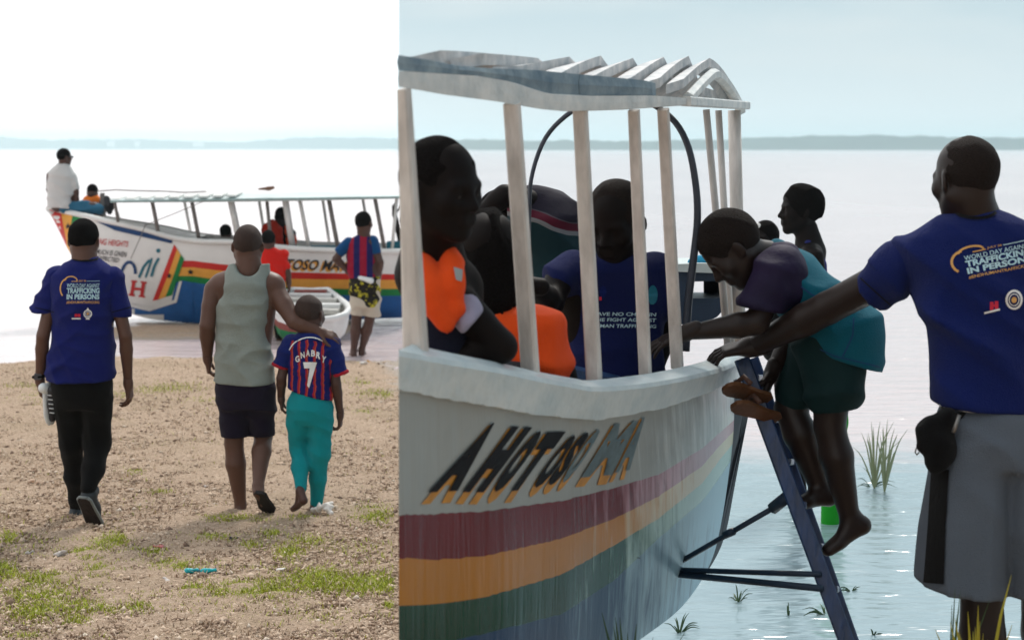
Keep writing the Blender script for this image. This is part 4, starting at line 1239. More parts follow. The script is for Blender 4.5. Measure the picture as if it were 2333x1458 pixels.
    def torso(s, shl, shr, hipl, hipr, r=(.07, .095, .09), k=.07):
        shl, shr, hipl, hipr = (Vector(x) for x in (shl, shr, hipl, hipr)); r = [q * .74 for q in r]; k = min(k, .03)
        s.b.cone(shl, r[0] * .8, shr, r[0] * .8, k)
        for a, b in ((shl, hipl), (shr, hipr)):
            m = (shl + shr) / 2 * .28 + a * .72; s.b.cone(m, r[1] * .85, b.lerp((hipl + hipr) / 2, .15), r[2], k)
        s.b.cone((shl + shr) / 2, r[1], (hipl + hipr) / 2, r[2], k)

    def hand(s, wr, d, n, thumb, L=.18, curl=.5, spread=.18, rw=.028, thumb_out=.8, curls=None):
        """wr wrist, d direction of the fingers, n back of the hand, thumb: side (+1/-1) along n x d"""
        wr = Vector(wr); d = Vector(d).normalized(); n = Vector(n); n = (n - d * n.dot(d)).normalized(); sd = d.cross(n) * thumb
        h = Sdf(max(.0036, L * .024)); k = L * .05
        pl = L * .5
        ks = []
        for i, o in enumerate((.36, .13, -.11, -.33)):
            kn = wr + d * pl * (.98 - .05 * abs(i - 1.2)) + sd * L * .48 * o * .92 + n * L * .02
            ks.append(kn); h.cone(wr + sd * L * .2 * o, L * .095, kn, L * .064, k * 1.6)
        h.cone(wr - d * L * .18, rw, wr + d * L * .06, rw * .98, k * 2)
        fl = (.44, .49, .46, .36)
        for i, kn in enumerate(ks):
            c = curls[i] if curls else curl * (1 + .12 * i)
            a = 0; p = kn; dd = (d + sd * spread * (.5 - i * .33)).normalized(); r = L * .053 * (1 - .06 * i)
            for j, fr in enumerate((.44, .31, .25)):
                a += c * (.75, 1.0, .7)[j]
                q = p + (dd * math.cos(a) - n * math.sin(a)) * L * fl[i] * fr * 1.03
                h.cone(p, r, q, r * .9, .0025); p = q; r *= .9
        t0 = wr + sd * L * .16 + d * L * .08; t1 = wr + sd * L * (.26 + .1 * thumb_out) + d * L * .27 - n * L * .06
        t2 = t1 + (d * .8 + sd * .45 * thumb_out - n * .35).normalized() * L * .16; t3 = t2 + (d * .95 + sd * .1 * thumb_out - n * .3).normalized() * L * .13
        h.cone(t0, L * .085, t1, L * .066, k); h.cone(t1, L * .063, t2, L * .055, .004); h.cone(t2, L * .055, t3, L * .045, .003)
        s.extra.append(h.mesh(1))
        return ks

    def part(s, name, sdf, m, smooth=2):
        V, Q = sdf.mesh(smooth); return link(name, np_mesh(name, V, Q), m, s.root)

    def done(s):
        V, Q = merge([s.b.mesh(2)] + s.extra)
        return link('body', np_mesh('body', V, Q), s.sk, s.root)


def loft_rows(rows, Y, dmul=1.0):
    """traced silhouette rows (v, left u, right u, half depth px, [depth offset m]) to loft rows in metres"""
    out = []
    for r in rows:
        v, a, b, dp = r[:4]; y = Y + (r[4] if len(r) > 4 else 0)
        out.append((CZ - (v - VH) * Y / F, ((a + b) / 2 - U0) * Y / F, y, (b - a) / 2 * Y / F, dp * Y / F * dmul))
    return out


def pxr(px, Y): return px * Y / F


def tee_print(fig, shirt, corners, flip=False):
    """the campaign print of the navy shirts; corners of the lettering block bl, br, tr, tl in photograph pixels"""
    bv = bvh_of(shirt); q = np.array(corners, float)
    def at(x, y): return tuple(q[0] * (1 - x) * (1 - y) + q[1] * x * (1 - y) + q[2] * x * y + q[3] * (1 - x) * y)
    def quad(x0, y0, x1, y1): return [at(x0, y0), at(x1, y0), at(x1, y1), at(x0, y1)]
    P_ = fig.root; st = max(6, np.linalg.norm(q[1] - q[0]) / 14)
    text_decal('lettering', 'WORLD DAY AGAINST', quad(0, .66, 1, .86), bv, M_PRINT, P_, .012, .002, st)
    text_decal('lettering', 'TRAFFICKING', quad(0, .36, 1, .64), bv, M_PRINT, P_, .04, .002, st)
    text_decal('lettering', 'IN PERSONS', quad(0, .06, 1, .33), bv, M_PRINT, P_, .04, .002, st)
    text_decal('lettering', '#ENDHUMANTRAFFICKING', quad(0, -.16, 1, -.02), bv, M_PRINTG, P_, .012, .002, st)
    text_decal('lettering', 'JULY 30', quad(.36, .93, .58, 1.04), bv, M_PRINTG, P_, .012, .002, st)
    w = abs(q[1][0] - q[0][0]) / 75 * 2.2
    def A(pts, ww, nm, m): decal(nm, stroke([at(*p) for p in pts], ww), bv, m, P_, .002, st)
    A([(.60, .985), (1.0, .99)], w * .45, 'print_line', M_PRINT)
    A([(x, y) for x, y in [(.12 + .19 * math.cos(math.radians(a)) , 1.0 + .22 * math.sin(math.radians(a))) for a in range(0, 181, 18)]], w * 1.1, 'print_heart', M_PRINTG)
    A([(.02 + .2 * math.cos(math.radians(a)) - .02, .62 + .48 * math.sin(math.radians(a))) for a in range(95, 245, 15)], w * 1.3, 'print_heart', M_PRINTG)
    A([(.14, .965), (.34, .965)], w * .6, 'print_line', M_PRINTG)
    return bv, at


M_PRINT = mat('pale_blue_print', (.42, .62, .70), .7, .08, 40, 0); M_PRINTG = mat('ochre_print', (.62, .34, .11), .7, .1, 40, 0); M_PRINTW = mat('white_print', (.75, .75, .74), .7, .05, 40, 0); M_PRINTR = mat('red_print', (.55, .02, .05), .7, .1, 40, 0)


def crest(fig, bv, u, v, r, st=8):
    decal('crest', stroke(arc(u, v, r, r, 0, 360, 20), r * .28), bv, M_PRINTW, fig.root, .002, st)
    decal('crest', stroke(arc(u, v, r * .62, r * .62, 0, 360, 16), r * .14), bv, M_PRINTW, fig.root, .002, st)
    decal('crest', [arc(u, v, r * .34, r * .34, 0, 360, 10)[:-1]], bv, M_PRINTG, fig.root, .002, st)
    decal('crest', stroke([(u - r * .5, v + r * 1.35), (u + r * .5, v + r * 1.35)], r * .3), bv, M_PRINTW, fig.root, .002, st)
    decal('crest', [[(u - r * .35, v - r * 1.1), (u, v - r * 1.75), (u + r * .35, v - r * 1.1)]], bv, M_PRINTW, fig.root, .002, st)


def small_logo(fig, bv, u, v, w, st=8):
    decal('red_emblem', [rect(u - w * .45, v - w * .35, u - w * .05, v + w * .12), rect(u + w * .05, v - w * .35, u + w * .42, v + w * .12)], bv, M_PRINTR, fig.root, .002, st)
    decal('red_emblem', [rect(u - w * .2, v - w * .22, u + w * .2, v - w * .02)], bv, M_PRINTR, fig.root, .0025, st)
    decal('emblem_line', [rect(u - w * .9, v + w * .28, u + w * .45, v + w * .48)], bv, M_PRINTW, fig.root, .002, st)


C_NAVY = cloth('navy_cotton', (.009, .014, .125), .12); C_NAVY2 = cloth('royal_navy_cotton', (.006, .014, .10), .12); C_BLACK = cloth('black_cotton', (.0045, .0045, .005), .2)
DIAG = ((.3, 0, 1), (-.4, 0, 1), (.1, .3, 1)); VERT = ((1, .3, .15), (1, -.3, -.1)); MIX = ((.5, 0, 1), (-.6, 0, 1), (1, 0, .35), (0, 0, 1))

# --- man in navy shirt walking away, shoes in hand
Y = 10.05; k = Y / F
f = Fig('person in navy printed t-shirt and black trousers walking away with a shoe in hand', P(190, 1205, Y), SK_L, .0085)
W = f.head(P(192, 548, Y + .02), 97 * k, (.12, 1, -.12), (0, .1, 1), P(193, 605, Y - .01), 27 * k, hm=M_HAIR, hair_t=.03)
f.torso(P(125, 640, Y), P(262, 640, Y), P(160, 880, Y), P(222, 880, Y), (.07, .09, .085))
f.b.cone(P(193, 580, Y), 28 * k, P(193, 640, Y), 40 * k, .06)
f.arm(P(129, 642, Y), P(98, 765, Y - .05), P(91, 862, Y + .03), (.046, .038, .026)); f.arm(P(256, 642, Y), P(286, 765, Y - .02), P(292, 868, Y + .06), (.046, .038, .026))
f.hand(P(91, 866, Y + .03), (.12, .1, -1), (-1, -.25, 0), 1, .165, .55, rw=.024); f.hand(P(292, 872, Y + .06), (.05, .15, -1), (1, -.2, 0), -1, .165, .5, rw=.024)
f.leg(P(160, 880, Y), P(166, 1010, Y + .08), P(175, 1168, Y + .25), (.07, .036, .028)); f.leg(P(222, 880, Y), P(222, 1010, Y + .06), P(200, 1115, Y - .12), (.075, .042, .03))
f.done()
s = Sdf(.0075); s.loft(loft_rows([(586, 166, 221, 27, .0), (594, 158, 230, 34), (606, 140, 248, 42), (622, 119, 268, 48), (645, 112, 268, 54), (690, 117, 262, 58), (740, 121, 258, 56), (800, 113, 262, 58), (840, 107, 262, 60), (872, 103, 260, 60)], Y), .03)
s.cone(P(131, 634, Y), 29 * k, P(103, 706, Y), 28 * k, .05); s.cone(P(103, 706, Y), 28 * k, P(99, 732, Y), 28 * k, .02); s.cone(P(256, 634, Y), 27 * k, P(273, 706, Y), 25 * k, .05); s.cone(P(273, 706, Y), 24 * k, P(277, 732, Y), 25 * k, .02)
s.cut(P(100, 713, Y), (-.12, -.15, -1)) if False else None
s.disp = folds(.009, 58, 11, MIX); s.cut(P(182, 865, Y), (.02, .05, -1))
# sleeves end above the elbow
s2 = Sdf(.0075); s2.p = s.p[1:]; s2.disp = folds(.008, 60, 12, DIAG); s2.cut(P(100, 713, Y), (-.05, 0, -1)); s1 = Sdf(.0075); s1.p = s.p[:1] + s.p[1:2][:0]
s1.disp = s.disp; s1.cuts = s.cuts
def shirt_of(fig, body, sleeves, m, name='shirt'):
    V, Q = merge([body.mesh(2)] + [q.mesh(2) for q in sleeves]); return link(name, np_mesh(name, V, Q), m, fig.root)
shirt = shirt_of(f, s1, [s2], C_NAVY)
bv, at = tee_print(f, shirt, [(152, 685), (226, 685), (227, 640), (153, 640)])
decal('sleeve_hem', stroke([(80, 701), (124, 711)], 2), bv, C_BLACK, f.root, .003, 6); decal('sleeve_hem', stroke([(256, 711), (297, 700)], 2), bv, C_BLACK, f.root, .003, 6); decal('collar', stroke(arc(193, 588, 30, 7, 185, 355, 10), 4), bv, C_BLACK, f.root, .003, 6)
crest(f, bv, 200, 715, 8.5, 6); small_logo(f, bv, 177, 720, 15, 6)
tr = Sdf(.0085); tr.loft(loft_rows([(850, 118, 254, 52), (880, 118, 254, 54), (905, 121, 254, 50), (930, 130, 248, 40)], Y), .04)
tr.chain([P(155, 885, Y), P(157, 930, Y + .02), P(162, 1010, Y + .08), P(170, 1085, Y + .16), P(174, 1162, Y + .25)], [36 * k, 33 * k, 26 * k, 22 * k, 15 * k], .03); tr.chain([P(219, 885, Y), P(221, 930, Y + .02), P(222, 1010, Y + .05), P(212, 1070, Y - .04), P(201, 1112, Y - .11)], [35 * k, 33 * k, 29 * k, 24 * k, 18 * k], .03)
tr.disp = folds(.0045, 55, 21, VERT + DIAG); f.part('trousers', tr, C_BLACK)
m_shoe = mat('grey_trainer_upper', (.03, .038, .045), .6, .3, 30, .3); m_sole = mat('dark_rubber_sole', (.02, .014, .013), .75, .3, 25, .5); m_rimg = mat('grey_sole_edge', (.20, .22, .22), .6, .1, 20, .1); m_wh = mat('white_leather', (.72, .76, .78), .5, .05, 20, .1)
def shoe(fig, heel, toe, up, L, wd, mats, name='shoe'):
    heel, toe = Vector(heel), Vector(toe); R = frame(toe - heel, up); c = (heel + toe) / 2; l = (toe - heel).length / 2
    X, Fd, U = Vector(R[0]), Vector(R[1]), Vector(R[2])
    pro = [(0, -1.08, .5), (0, -.95, .78), (0, -.5, .8), (0, .1, .92), (0, .6, 1.0), (0, .95, .72), (0, 1.1, .35)]
    def ring(sc, up_): return [c + Fd * y * l * (sc * .04 + .96) + X * w_ * wd * sc + U * up_ for _, y, w_ in pro] + [c + Fd * y * l * (sc * .04 + .96) - X * w_ * wd * sc + U * up_ for _, y, w_ in reversed(pro)]
    b = MB(); A_, B_ = ring(1, 0), ring(1.03, .022); n = len(A_)
    b.add(A_ + B_, [tuple(range(n)), tuple(range(2 * n - 1, n - 1, -1))] + [(i, (i + 1) % n, n + (i + 1) % n, n + i) for i in range(n)])
    b.mi = 0; o = b.build('sole', [mats[0]], fig if isinstance(fig, bpy.types.Object) else fig.root)
    e = MB(); e.tube([p + U * .012 for p in ring(1.03, 0)] + [ring(1.03, 0)[0] + U * .012], .009, 6); e.build('sole_edge', mats[1], fig if isinstance(fig, bpy.types.Object) else fig.root, True)
    q = Sdf(.006); q.cone(heel + U * .05 + Fd * .02, wd * .85, c + U * .045, wd * .85, .02); q.cone(c + U * .04, wd * .85, toe + U * .028 - Fd * .02, wd * .62, .02); q.cone(heel + U * .07 + Fd * .02, wd * .8, heel + U * .10 + Fd * .04, wd * .72, .02)
    q.cut(c + U * .012, -U)
    V, Q = q.mesh(); link('upper', np_mesh('upper', V, Q), mats[2], fig if isinstance(fig, bpy.types.Object) else fig.root)
shoe(f, P(172, 1203, Y + .20), P(168, 1188, Y + .44), (0, 0, 1), .26, .042, (m_sole, m_rimg, m_shoe)); shoe(f, P(189, 1140, Y - .16), P(219, 1205, Y - .02), (.3, .9, .35), .26, .045, (m_sole, m_rimg, m_shoe))
w = MB(); w.tube([P(91, 857, Y + .03) + Vector((.034 * math.cos(a), .034 * math.sin(a), .004 * math.cos(a))) for a in np.linspace(0, 6.29, 14)], .009, 6); w.build('watch_strap', C_BLACK, f.root, True)
w = MB(); w.box(P(86, 858, Y - .005), ((1, .2, 0), (-.2, 1, 0), (0, 0, 1)), (.018, .006, .016)); w.build('watch', mat('grey_watch', (.08, .08, .09), .3, .1, 10, 0), f.root)
hs = empty('shoe', P(105, 920, Y + .02), 'black and white sports shoe hanging in the walking man\'s hand', 'shoe')
shoe(hs, P(104, 878, Y + .0), P(112, 960, Y + .03), (.75, -.6, .1), .2, .03, (m_wh, m_wh, m_lblack))
q = Sdf(.005); q.cone(P(99, 884, Y - .02), 12 * k, P(113, 890, Y - .0), 11 * k, .02); V_, Q_ = q.mesh(); link('white_lining', np_mesh('white_lining', V_, Q_), m_wh, hs)
for i in range(5):
    a = P(108 + i * 1.2, 900 + i * 10, Y - .06); b = MB(); b.tube([a, a + Vector((.022, .01, -.004))], .003, 5); b.build('lace', m_wh, hs)

# --- man in grey tank top with his arm round the boy
Y = 10.37; k = Y / F
f = Fig('person in pale grey tank top and dark shorts with an arm around the boy', P(560, 1178, Y), SK_L, .0085)
f.head(P(565, 560, Y + .02), 99 * k, (.0, 1, -.02), (0, .04, 1), P(566, 618, Y - .005), 27 * k, hm=M_HAIRB, hair_t=.008, wide=1.0)
f.b.cone(P(566, 590, Y), 28 * k, P(566, 640, Y + .02), 32 * k, .05)
f.torso(P(497, 652, Y), P(628, 652, Y), P(535, 860, Y), P(584, 860, Y), (.085, .1, .09))
f.b.cone(P(545, 624, Y + .03), 18 * k, P(508, 647, Y + .02), 25 * k, .04); f.b.cone(P(585, 624, Y + .03), 18 * k, P(618, 647, Y + .02), 25 * k, .04)
f.arm(P(488, 660, Y), P(472, 742, Y - .05), P(473, 812, Y + .04), (.062, .046, .03)); f.hand(P(473, 815, Y + .04), (.1, .2, -1), (-1, -.2, 0), 1, .165, .8, rw=.026)
f.arm(P(628, 664, Y), P(671, 733, Y - .1), P(727, 755, Y - .1), (.062, .047, .03)); f.hand(P(727, 756, Y - .1), (1, .15, -.3), (.1, -.75, 1), 1, .15, .35, rw=.026)
f.leg(P(538, 870, Y), P(533, 1010, Y + .02), P(548, 1150, Y + .05), (.09, .062, .036)); f.leg(P(590, 870, Y), P(600, 995, Y + .06), P(588, 1108, Y - .16), (.09, .06, .035))
f.foot(P(548, 1150, Y + .05), P(548, 1168, Y + .03), P(545, 1162, Y + .24), .034); f.foot(P(588, 1108, Y - .16), P(588, 1122, Y - .19), P(606, 1158, Y - .08), .032)
f.done()
m_tank = cloth('grey_green_tank_cloth', (.38, .43, .395), .22, .9, .6)
s = Sdf(.0075); s.loft(loft_rows([(604, 521, 611, 30), (618, 513, 616, 42), (632, 506, 618, 50), (655, 497, 621, 55), (690, 489, 619, 57), (745, 493, 613, 55), (800, 491, 618, 57), (845, 489, 626, 60), (885, 488, 628, 60)], Y), .02)
s.ell(P(566, 596, Y - .02), np.eye(3), np.array((28 * k, .3, 32 * k)), .012, '-')
s.ell(P(480, 652, Y), np.eye(3), np.array((38 * k, .3, 46 * k)), .015, '-'); s.ell(P(646, 652, Y), np.eye(3), np.array((36 * k, .3, 46 * k)), .015, '-')
s.disp = folds(.0085, 64, 31, ((.6, 0, 1), (-.5, 0, 1), (.9, 0, .8), (0, 0, 1))); s.cut(P(560, 870, Y), (-.03, .05, -1))
tank = f.part('tank_top', s, m_tank)
C_PURP = cloth('dark_purple_cotton', (.016, .012, .026), .2)
tr = Sdf(.0085); tr.loft(loft_rows([(852, 491, 626, 52), (880, 489, 627, 56), (915, 495, 627, 54), (930, 500, 626, 50)], Y), .02)
tr.chain([P(532, 915, Y), P(534, 1020, Y + .01)], [35 * k, 29 * k], .03); tr.chain([P(594, 915, Y), P(599, 1000, Y + .05)], [33 * k, 27 * k], .03); tr.disp = folds(.006, 60, 33, DIAG)
L = Sdf(.0085); L.p = tr.p; L.disp = tr.disp; L.cut(P(566, 996, Y), (.0, 0, -1)); f.part('shorts', L, C_PURP)
m_ff = mat('black_flip_flop', (.012, .01, .01), .7, .2, 20, .2)
def slab(fig, heel, toe, up, wd, m, th=.018, name='flip_flop'):
    heel, toe = Vector(heel), Vector(toe); R = frame(toe - heel, up); X, Fd, U = (Vector(a) for a in R); c = (heel + toe) / 2; l = (toe - heel).length / 2
    pro = [(-1, .45), (-.85, .75), (-.3, .72), (.25, .9), (.65, 1.0), (.92, .75), (1.03, .35)]
    ring = [c + Fd * a * l + X * w_ * wd for a, w_ in pro] + [c + Fd * a * l - X * w_ * wd for a, w_ in reversed(pro)]
    b = MB(); b.prism(ring, U * th); o = b.build(name, m, fig if isinstance(fig, bpy.types.Object) else fig.root); return o
slab(f, P(549, 1179, Y - .01), P(545, 1172, Y + .27), (0, 0, 1), .045, m_ff); slab(f, P(589, 1124, Y - .23), P(612, 1168, Y - .1), (.3, .8, .5), .048, m_ff)

# --- boy in football shirt and turquoise trousers
Y = 10.3; k = Y / F
f = Fig('person, a child in striped football shirt with number 7 and turquoise trousers', P(715, 1168, Y), SK_L2, .0085)
f.head(P(706, 717, Y + .02), 92 * k, (.45, 1, -.1), (0, .1, 1), P(706, 772, Y), 22 * k, hm=M_HAIRB, hair_t=.008, wide=1.0)
f.torso(P(664, 795, Y), P(750, 795, Y), P(688, 920, Y), P(725, 920, Y), (.05, .07, .07), .05)
f.arm(P(656, 800, Y), P(641, 862, Y - .02), P(641, 905, Y + .03), (.036, .03, .022)); f.hand(P(641, 908, Y + .03), (.1, .1, -1), (-1, -.2, 0), 1, .125, .7, rw=.02)
f.arm(P(758, 800, Y), P(766, 875, Y - .02), P(775, 942, Y + .03), (.036, .03, .022)); f.hand(P(775, 945, Y + .03), (-.05, .1, -1), (1, -.2, 0), -1, .125, .7, rw=.02)
f.leg(P(685, 920, Y), P(680, 1010, Y + .06), P(684, 1120, Y - .1), (.045, .018, .022)); f.leg(P(728, 920, Y), P(728, 1020, Y + .03), P(718, 1142, Y + .1), (.05, .03, .028))
f.foot(P(684, 1118, Y - .1), P(692, 1140, Y - .14), P(668, 1160, Y - .02), .025); f.foot(P(718, 1142, Y + .1), P(714, 1162, Y + .08), P(716, 1158, Y + .25), .026)
f.done()
m_jer, t = new_mat('striped_football_shirt', .8, .2)
oc = t.tc('Object'); X_ = t.xyz(oc)[0]; wob = t.noise(t.mapping(oc, (1, 1, 3)), 14, 3)
ph = t.math('ADD', t.math('MULTIPLY', X_, 24.0), t.math('MULTIPLY', wob, .5))
fr = t.math('FRACT', ph)
c = t.ramp(fr, [(0, (.008, .011, .11)), (.40, (.008, .011, .11)), (.44, (.32, .015, .03)), (.62, (.32, .015, .03)), (.68, (.5, .12, .02)), (.74, (.3, .01, .05)), (.8, (.008, .011, .11)), (1, (.008, .011, .11))])
t.l.new(c, t.b.inputs['Base Color']); t.bump(t.math('ADD', t.noise(oc, 300, 2), t.noise(oc, 20, 4)), .3, .01)
m_jblue = cloth('football_sleeve_blue', (.009, .018, .13), .12); m_jred = cloth('red_cuff', (.4, .015, .03), .1)
s = Sdf(.007); s.loft(loft_rows([(758, 680, 733, 22), (770, 662, 752, 32), (790, 650, 762, 38), (830, 656, 757, 40), (870, 656, 756, 40), (893, 654, 757, 42), (935, 655, 760, 44)], Y), .02); s.disp = folds(.009, 60, 41, MIX); s.cut(P(706, 897, Y), (-.28, .05, -1))
shirt = f.part('shirt', s, m_jer)
y_ = Sdf(.007); y_.loft(loft_rows([(756, 682, 731, 24), (766, 664, 748, 33), (776, 656, 757, 37), (786, 652, 761, 40)], Y), .02); y_.cut(P(706, 775, Y), (0, 0, -1)); 
yo = f.part('shirt_yoke', y_, m_jblue)
for sg, pts, cuf in ((0, [P(664, 790, Y), P(643, 832, Y)], P(643, 833, Y)), (1, [P(750, 790, Y), P(770, 846, Y)], P(770, 850, Y))):
    q = Sdf(.007); q.chain(pts, [27 * k, 22 * k], .02); q.cut(cuf - Vector((0, 0, .0)), (-.35 if sg == 0 else .3, 0, -1)); q.disp = folds(.006, 60, 42 + sg, DIAG); f.part('sleeve', q, m_jblue)
    q = Sdf(.007); q.chain([pts[1] + Vector((0, 0, .02)), pts[1] + Vector((-.012 if sg == 0 else .012, 0, -.02))], [22 * k, 22 * k], .02); q.cut(cuf + Vector((0, 0, .006)), (.35 if sg == 0 else -.3, 0, 1)); q.cut(cuf - Vector((0, 0, .016)), (-.35 if sg == 0 else .3, 0, -1)); f.part('cuff', q, m_jred)
bv = bvh_of(shirt, yo)
for i, ch in enumerate('GNABRY'):
    u = 679 + i * 11.4; dv = .035 * (u - 707) ** 2 * .5; r = (u - 707) / 28 * 3.2
    text_decal('letter', ch, [(u - 4.5, 811 + dv - r * .5), (u + 4.5, 811 + dv + r * .5), (u + 4.5 + r * .6, 797 + dv + r * .5), (u - 4.5 + r * .6, 797 + dv - r * .5)], bv, M_PRINTW, f.root, .03, .003, 5)
text_decal('number', '7', [(700, 884), (712, 884), (722, 825), (691, 825)], bv, M_PRINTW, f.root, .05, .003, 8)
decal('white_piping', stroke(arc(706, 812, 49, 43, 20, 160, 16), 2.2), bv, M_PRINTW, f.root, .003, 5)
m_turq = cloth('turquoise_twill', (.008, .31, .35), .12, .85, .45)
tr = Sdf(.0075); tr.loft(loft_rows([(886, 668, 738, 36), (900, 662, 746, 40), (930, 654, 757, 44), (950, 656, 757, 38), (968, 664, 750, 28)], Y), .04)
tr.chain([P(681, 925, Y), P(680, 965, Y + .01), P(681, 1020, Y + .05), P(685, 1060, Y - .0), P(686, 1112, Y - .08)], [27 * k, 26 * k, 21 * k, 19 * k, 13 * k], .025); tr.chain([P(730, 925, Y), P(730, 965, Y + .01), P(728, 1030, Y + .02), P(725, 1090, Y + .05), P(722, 1146, Y + .09)], [28 * k, 28 * k, 24 * k, 19 * k, 14 * k], .025)
tr.disp = folds(.0045, 75, 45, VERT + DIAG); f.part('trousers', tr, m_turq)
for a in (rect(745, 975, 757, 985),):
    decal('pocket_flap', [a], bvh_of(f.root.children[-1]), m_teal, f.root, .004, 5)

# --- man standing by the beached boat, hands on hips
Y = 18.4; k = Y / F
f = Fig('person in red and blue striped shirt and cream shorts standing with hands on hips', P(812, 808, Y), SK_L2, .011)
f.head(P(829, 508, Y), 53 * k, (.5, 1, 0), (0, 0, 1), P(829, 540, Y), 14 * k)
f.torso(P(793, 558, Y), P(852, 556, Y), P(818, 640, Y), P(850, 640, Y)); f.b.cone(P(829, 530, Y), 13 * k, P(828, 560, Y), 18 * k, .06)
f.arm(P(788, 560, Y), P(765, 590, Y - .05), P(798, 622, Y + .02), (.048, .04, .03)); f.arm(P(852, 555, Y), P(866, 598, Y - .05), P(863, 628, Y + .02), (.048, .04, .03))
f.hand(P(798, 622, Y + .02), (1, .2, -.5), (-.3, -1, .3), -1, .16, .6, rw=.026); f.hand(P(863, 628, Y + .02), (-.3, .2, -1), (1, -.6, 0), -1, .16, .6, rw=.026)
f.leg(P(816, 660, Y), P(812, 730, Y), P(806, 800, Y + .03), (.085, .058, .036)); f.leg(P(848, 660, Y), P(842, 730, Y), P(824, 796, Y + .08), (.085, .058, .036))
f.foot(P(806, 800, Y + .03), P(806, 809, Y), P(801, 807, Y + .2), .036); f.foot(P(824, 796, Y + .08), P(824, 806, Y + .06), P(828, 804, Y + .25), .036)
f.done()
m_bar, t = new_mat('red_blue_striped_jersey', .8, .2); oc = t.tc('Object'); fr = t.math('FRACT', t.math('MULTIPLY', t.math('ADD', t.xyz(oc)[0], .02), 8.0))
t.l.new(t.ramp(fr, [(0, (.010, .010, .085)), (.45, (.010, .010, .085)), (.5, (.26, .006, .03)), (.95, (.26, .006, .03))]), t.b.inputs['Base Color']); t.bump(t.noise(oc, 20, 4), .3, .01)
s = Sdf(.01); s.loft(loft_rows([(534, 816, 842, 12), (542, 802, 850, 18), (556, 790, 855, 22), (590, 789, 857, 24), (625, 793, 857, 24), (645, 795, 858, 24)], Y), .02); s.disp = folds(.012, 40, 51, MIX); s.cut(P(826, 636, Y), (0, 0, -1)); f.part('shirt', s, m_bar)
m_cyb = cloth('bright_blue_sleeve', (.008, .065, .19), .1)
for pts, rr, cp, nn in (([P(795, 554, Y), P(774, 574, Y - .03)], [14 * k, 13 * k], P(771, 578, Y), (-.8, 0, -.75)), ([P(849, 550, Y), P(857, 575, Y - .03)], [14 * k, 12 * k], P(858, 578, Y), (.2, 0, -1))):
    q = Sdf(.01); q.chain(pts, rr, .02); q.cut(cp, nn); f.part('sleeve', q, m_cyb)
m_cream = cloth('cream_cotton', (.55, .5, .42), .1)
s = Sdf(.01); s.loft(loft_rows([(630, 798, 866, 22), (660, 797, 866, 25), (700, 799, 866, 25)], Y), .02); s.chain([P(817, 690, Y), P(815, 730, Y)], [18 * k, 16 * k], .02); s.chain([P(849, 690, Y), P(847, 732, Y)], [19 * k, 18 * k], .02); s.disp = folds(.008, 40, 53, DIAG); s.cut(P(830, 720, Y), (-.1, 0, -1)); sh_ = f.part('shorts', s, m_cream)
m_camo, t = new_mat('black_yellow_cloth', .85, .2); oc = t.tc('Object'); t.l.new(t.ramp(t.noise(oc, 16, 3, .5, 1), [(.45, (.015, .012, .01)), (.52, (.015, .012, .01)), (.58, (.42, .38, .03)), (.66, (.05, .04, .02))], 'CONSTANT'), t.b.inputs['Base Color'])
s = Sdf(.01); s.loft(loft_rows([(631, 795, 865, 25), (650, 795, 866, 27), (672, 797, 866, 28), (690, 822, 864, 28), (698, 826, 862, 27)], Y), .02); s.disp = folds(.02, 40, 54, DIAG); f.part('tied_cloth', s, m_camo)
q = Sdf(.008); q.chain([P(820, 633, Y - .1), P(845, 640, Y - .11)], [5 * k, 7 * k], .02); f.part('white_hem', q, m_wh)

# --- man in red shirt by the small canoe
Y = 19.9; k = Y / F
f = Fig('person in plain bright red shirt standing behind the tank top man', P(622, 778, Y), SK_L2, .012)
f.head(P(612, 547, Y), 46 * k, (.2, 1, 0), (0, 0, 1), P(613, 572, Y), 12 * k)
f.torso(P(596, 590, Y), P(645, 590, Y), P(608, 660, Y), P(634, 660, Y)); f.arm(P(648, 592, Y), P(655, 622, Y), P(658, 644, Y + .03), (.05, .04, .03)); f.hand(P(658, 645, Y + .03), (0, .1, -1), (1, -.2, 0), -1, .16, .6)
f.arm(P(592, 592, Y), P(586, 622, Y), P(588, 644, Y), (.05, .04, .03)); f.hand(P(588, 645, Y), (0, .1, -1), (-1, -.2, 0), 1, .16, .6)
f.leg(P(612, 660, Y), P(612, 715, Y), P(612, 770, Y)); f.leg(P(634, 660, Y), P(636, 715, Y), P(636, 770, Y)); f.foot(P(612, 770, Y), P(612, 776, Y), P(611, 774, Y + .2), .034); f.foot(P(636, 770, Y), P(636, 776, Y), P(637, 774, Y + .2), .034); f.done()
s = Sdf(.01); s.loft(loft_rows([(563, 601, 626, 11), (572, 590, 640, 17), (586, 584, 652, 21), (620, 588, 650, 22), (645, 590, 650, 22)], Y), .02); s.chain([P(644, 584, Y), P(653, 614, Y)], [12 * k, 10 * k], .02); s.chain([P(596, 584, Y), P(589, 614, Y)], [12 * k, 10 * k], .02); s.disp = folds(.012, 40, 55, MIX); f.part('shirt', s, cloth('bright_red_cotton', (.62, .018, .012), .12))
s = Sdf(.011); s.loft(loft_rows([(636, 594, 648, 21), (670, 594, 650, 22)], Y), .02); s.chain([P(611, 665, Y), P(612, 765, Y)], [15 * k, 10 * k], .02); s.chain([P(635, 665, Y), P(636, 765, Y)], [15 * k, 10 * k], .02); f.part('trousers', s, C_BLACK)

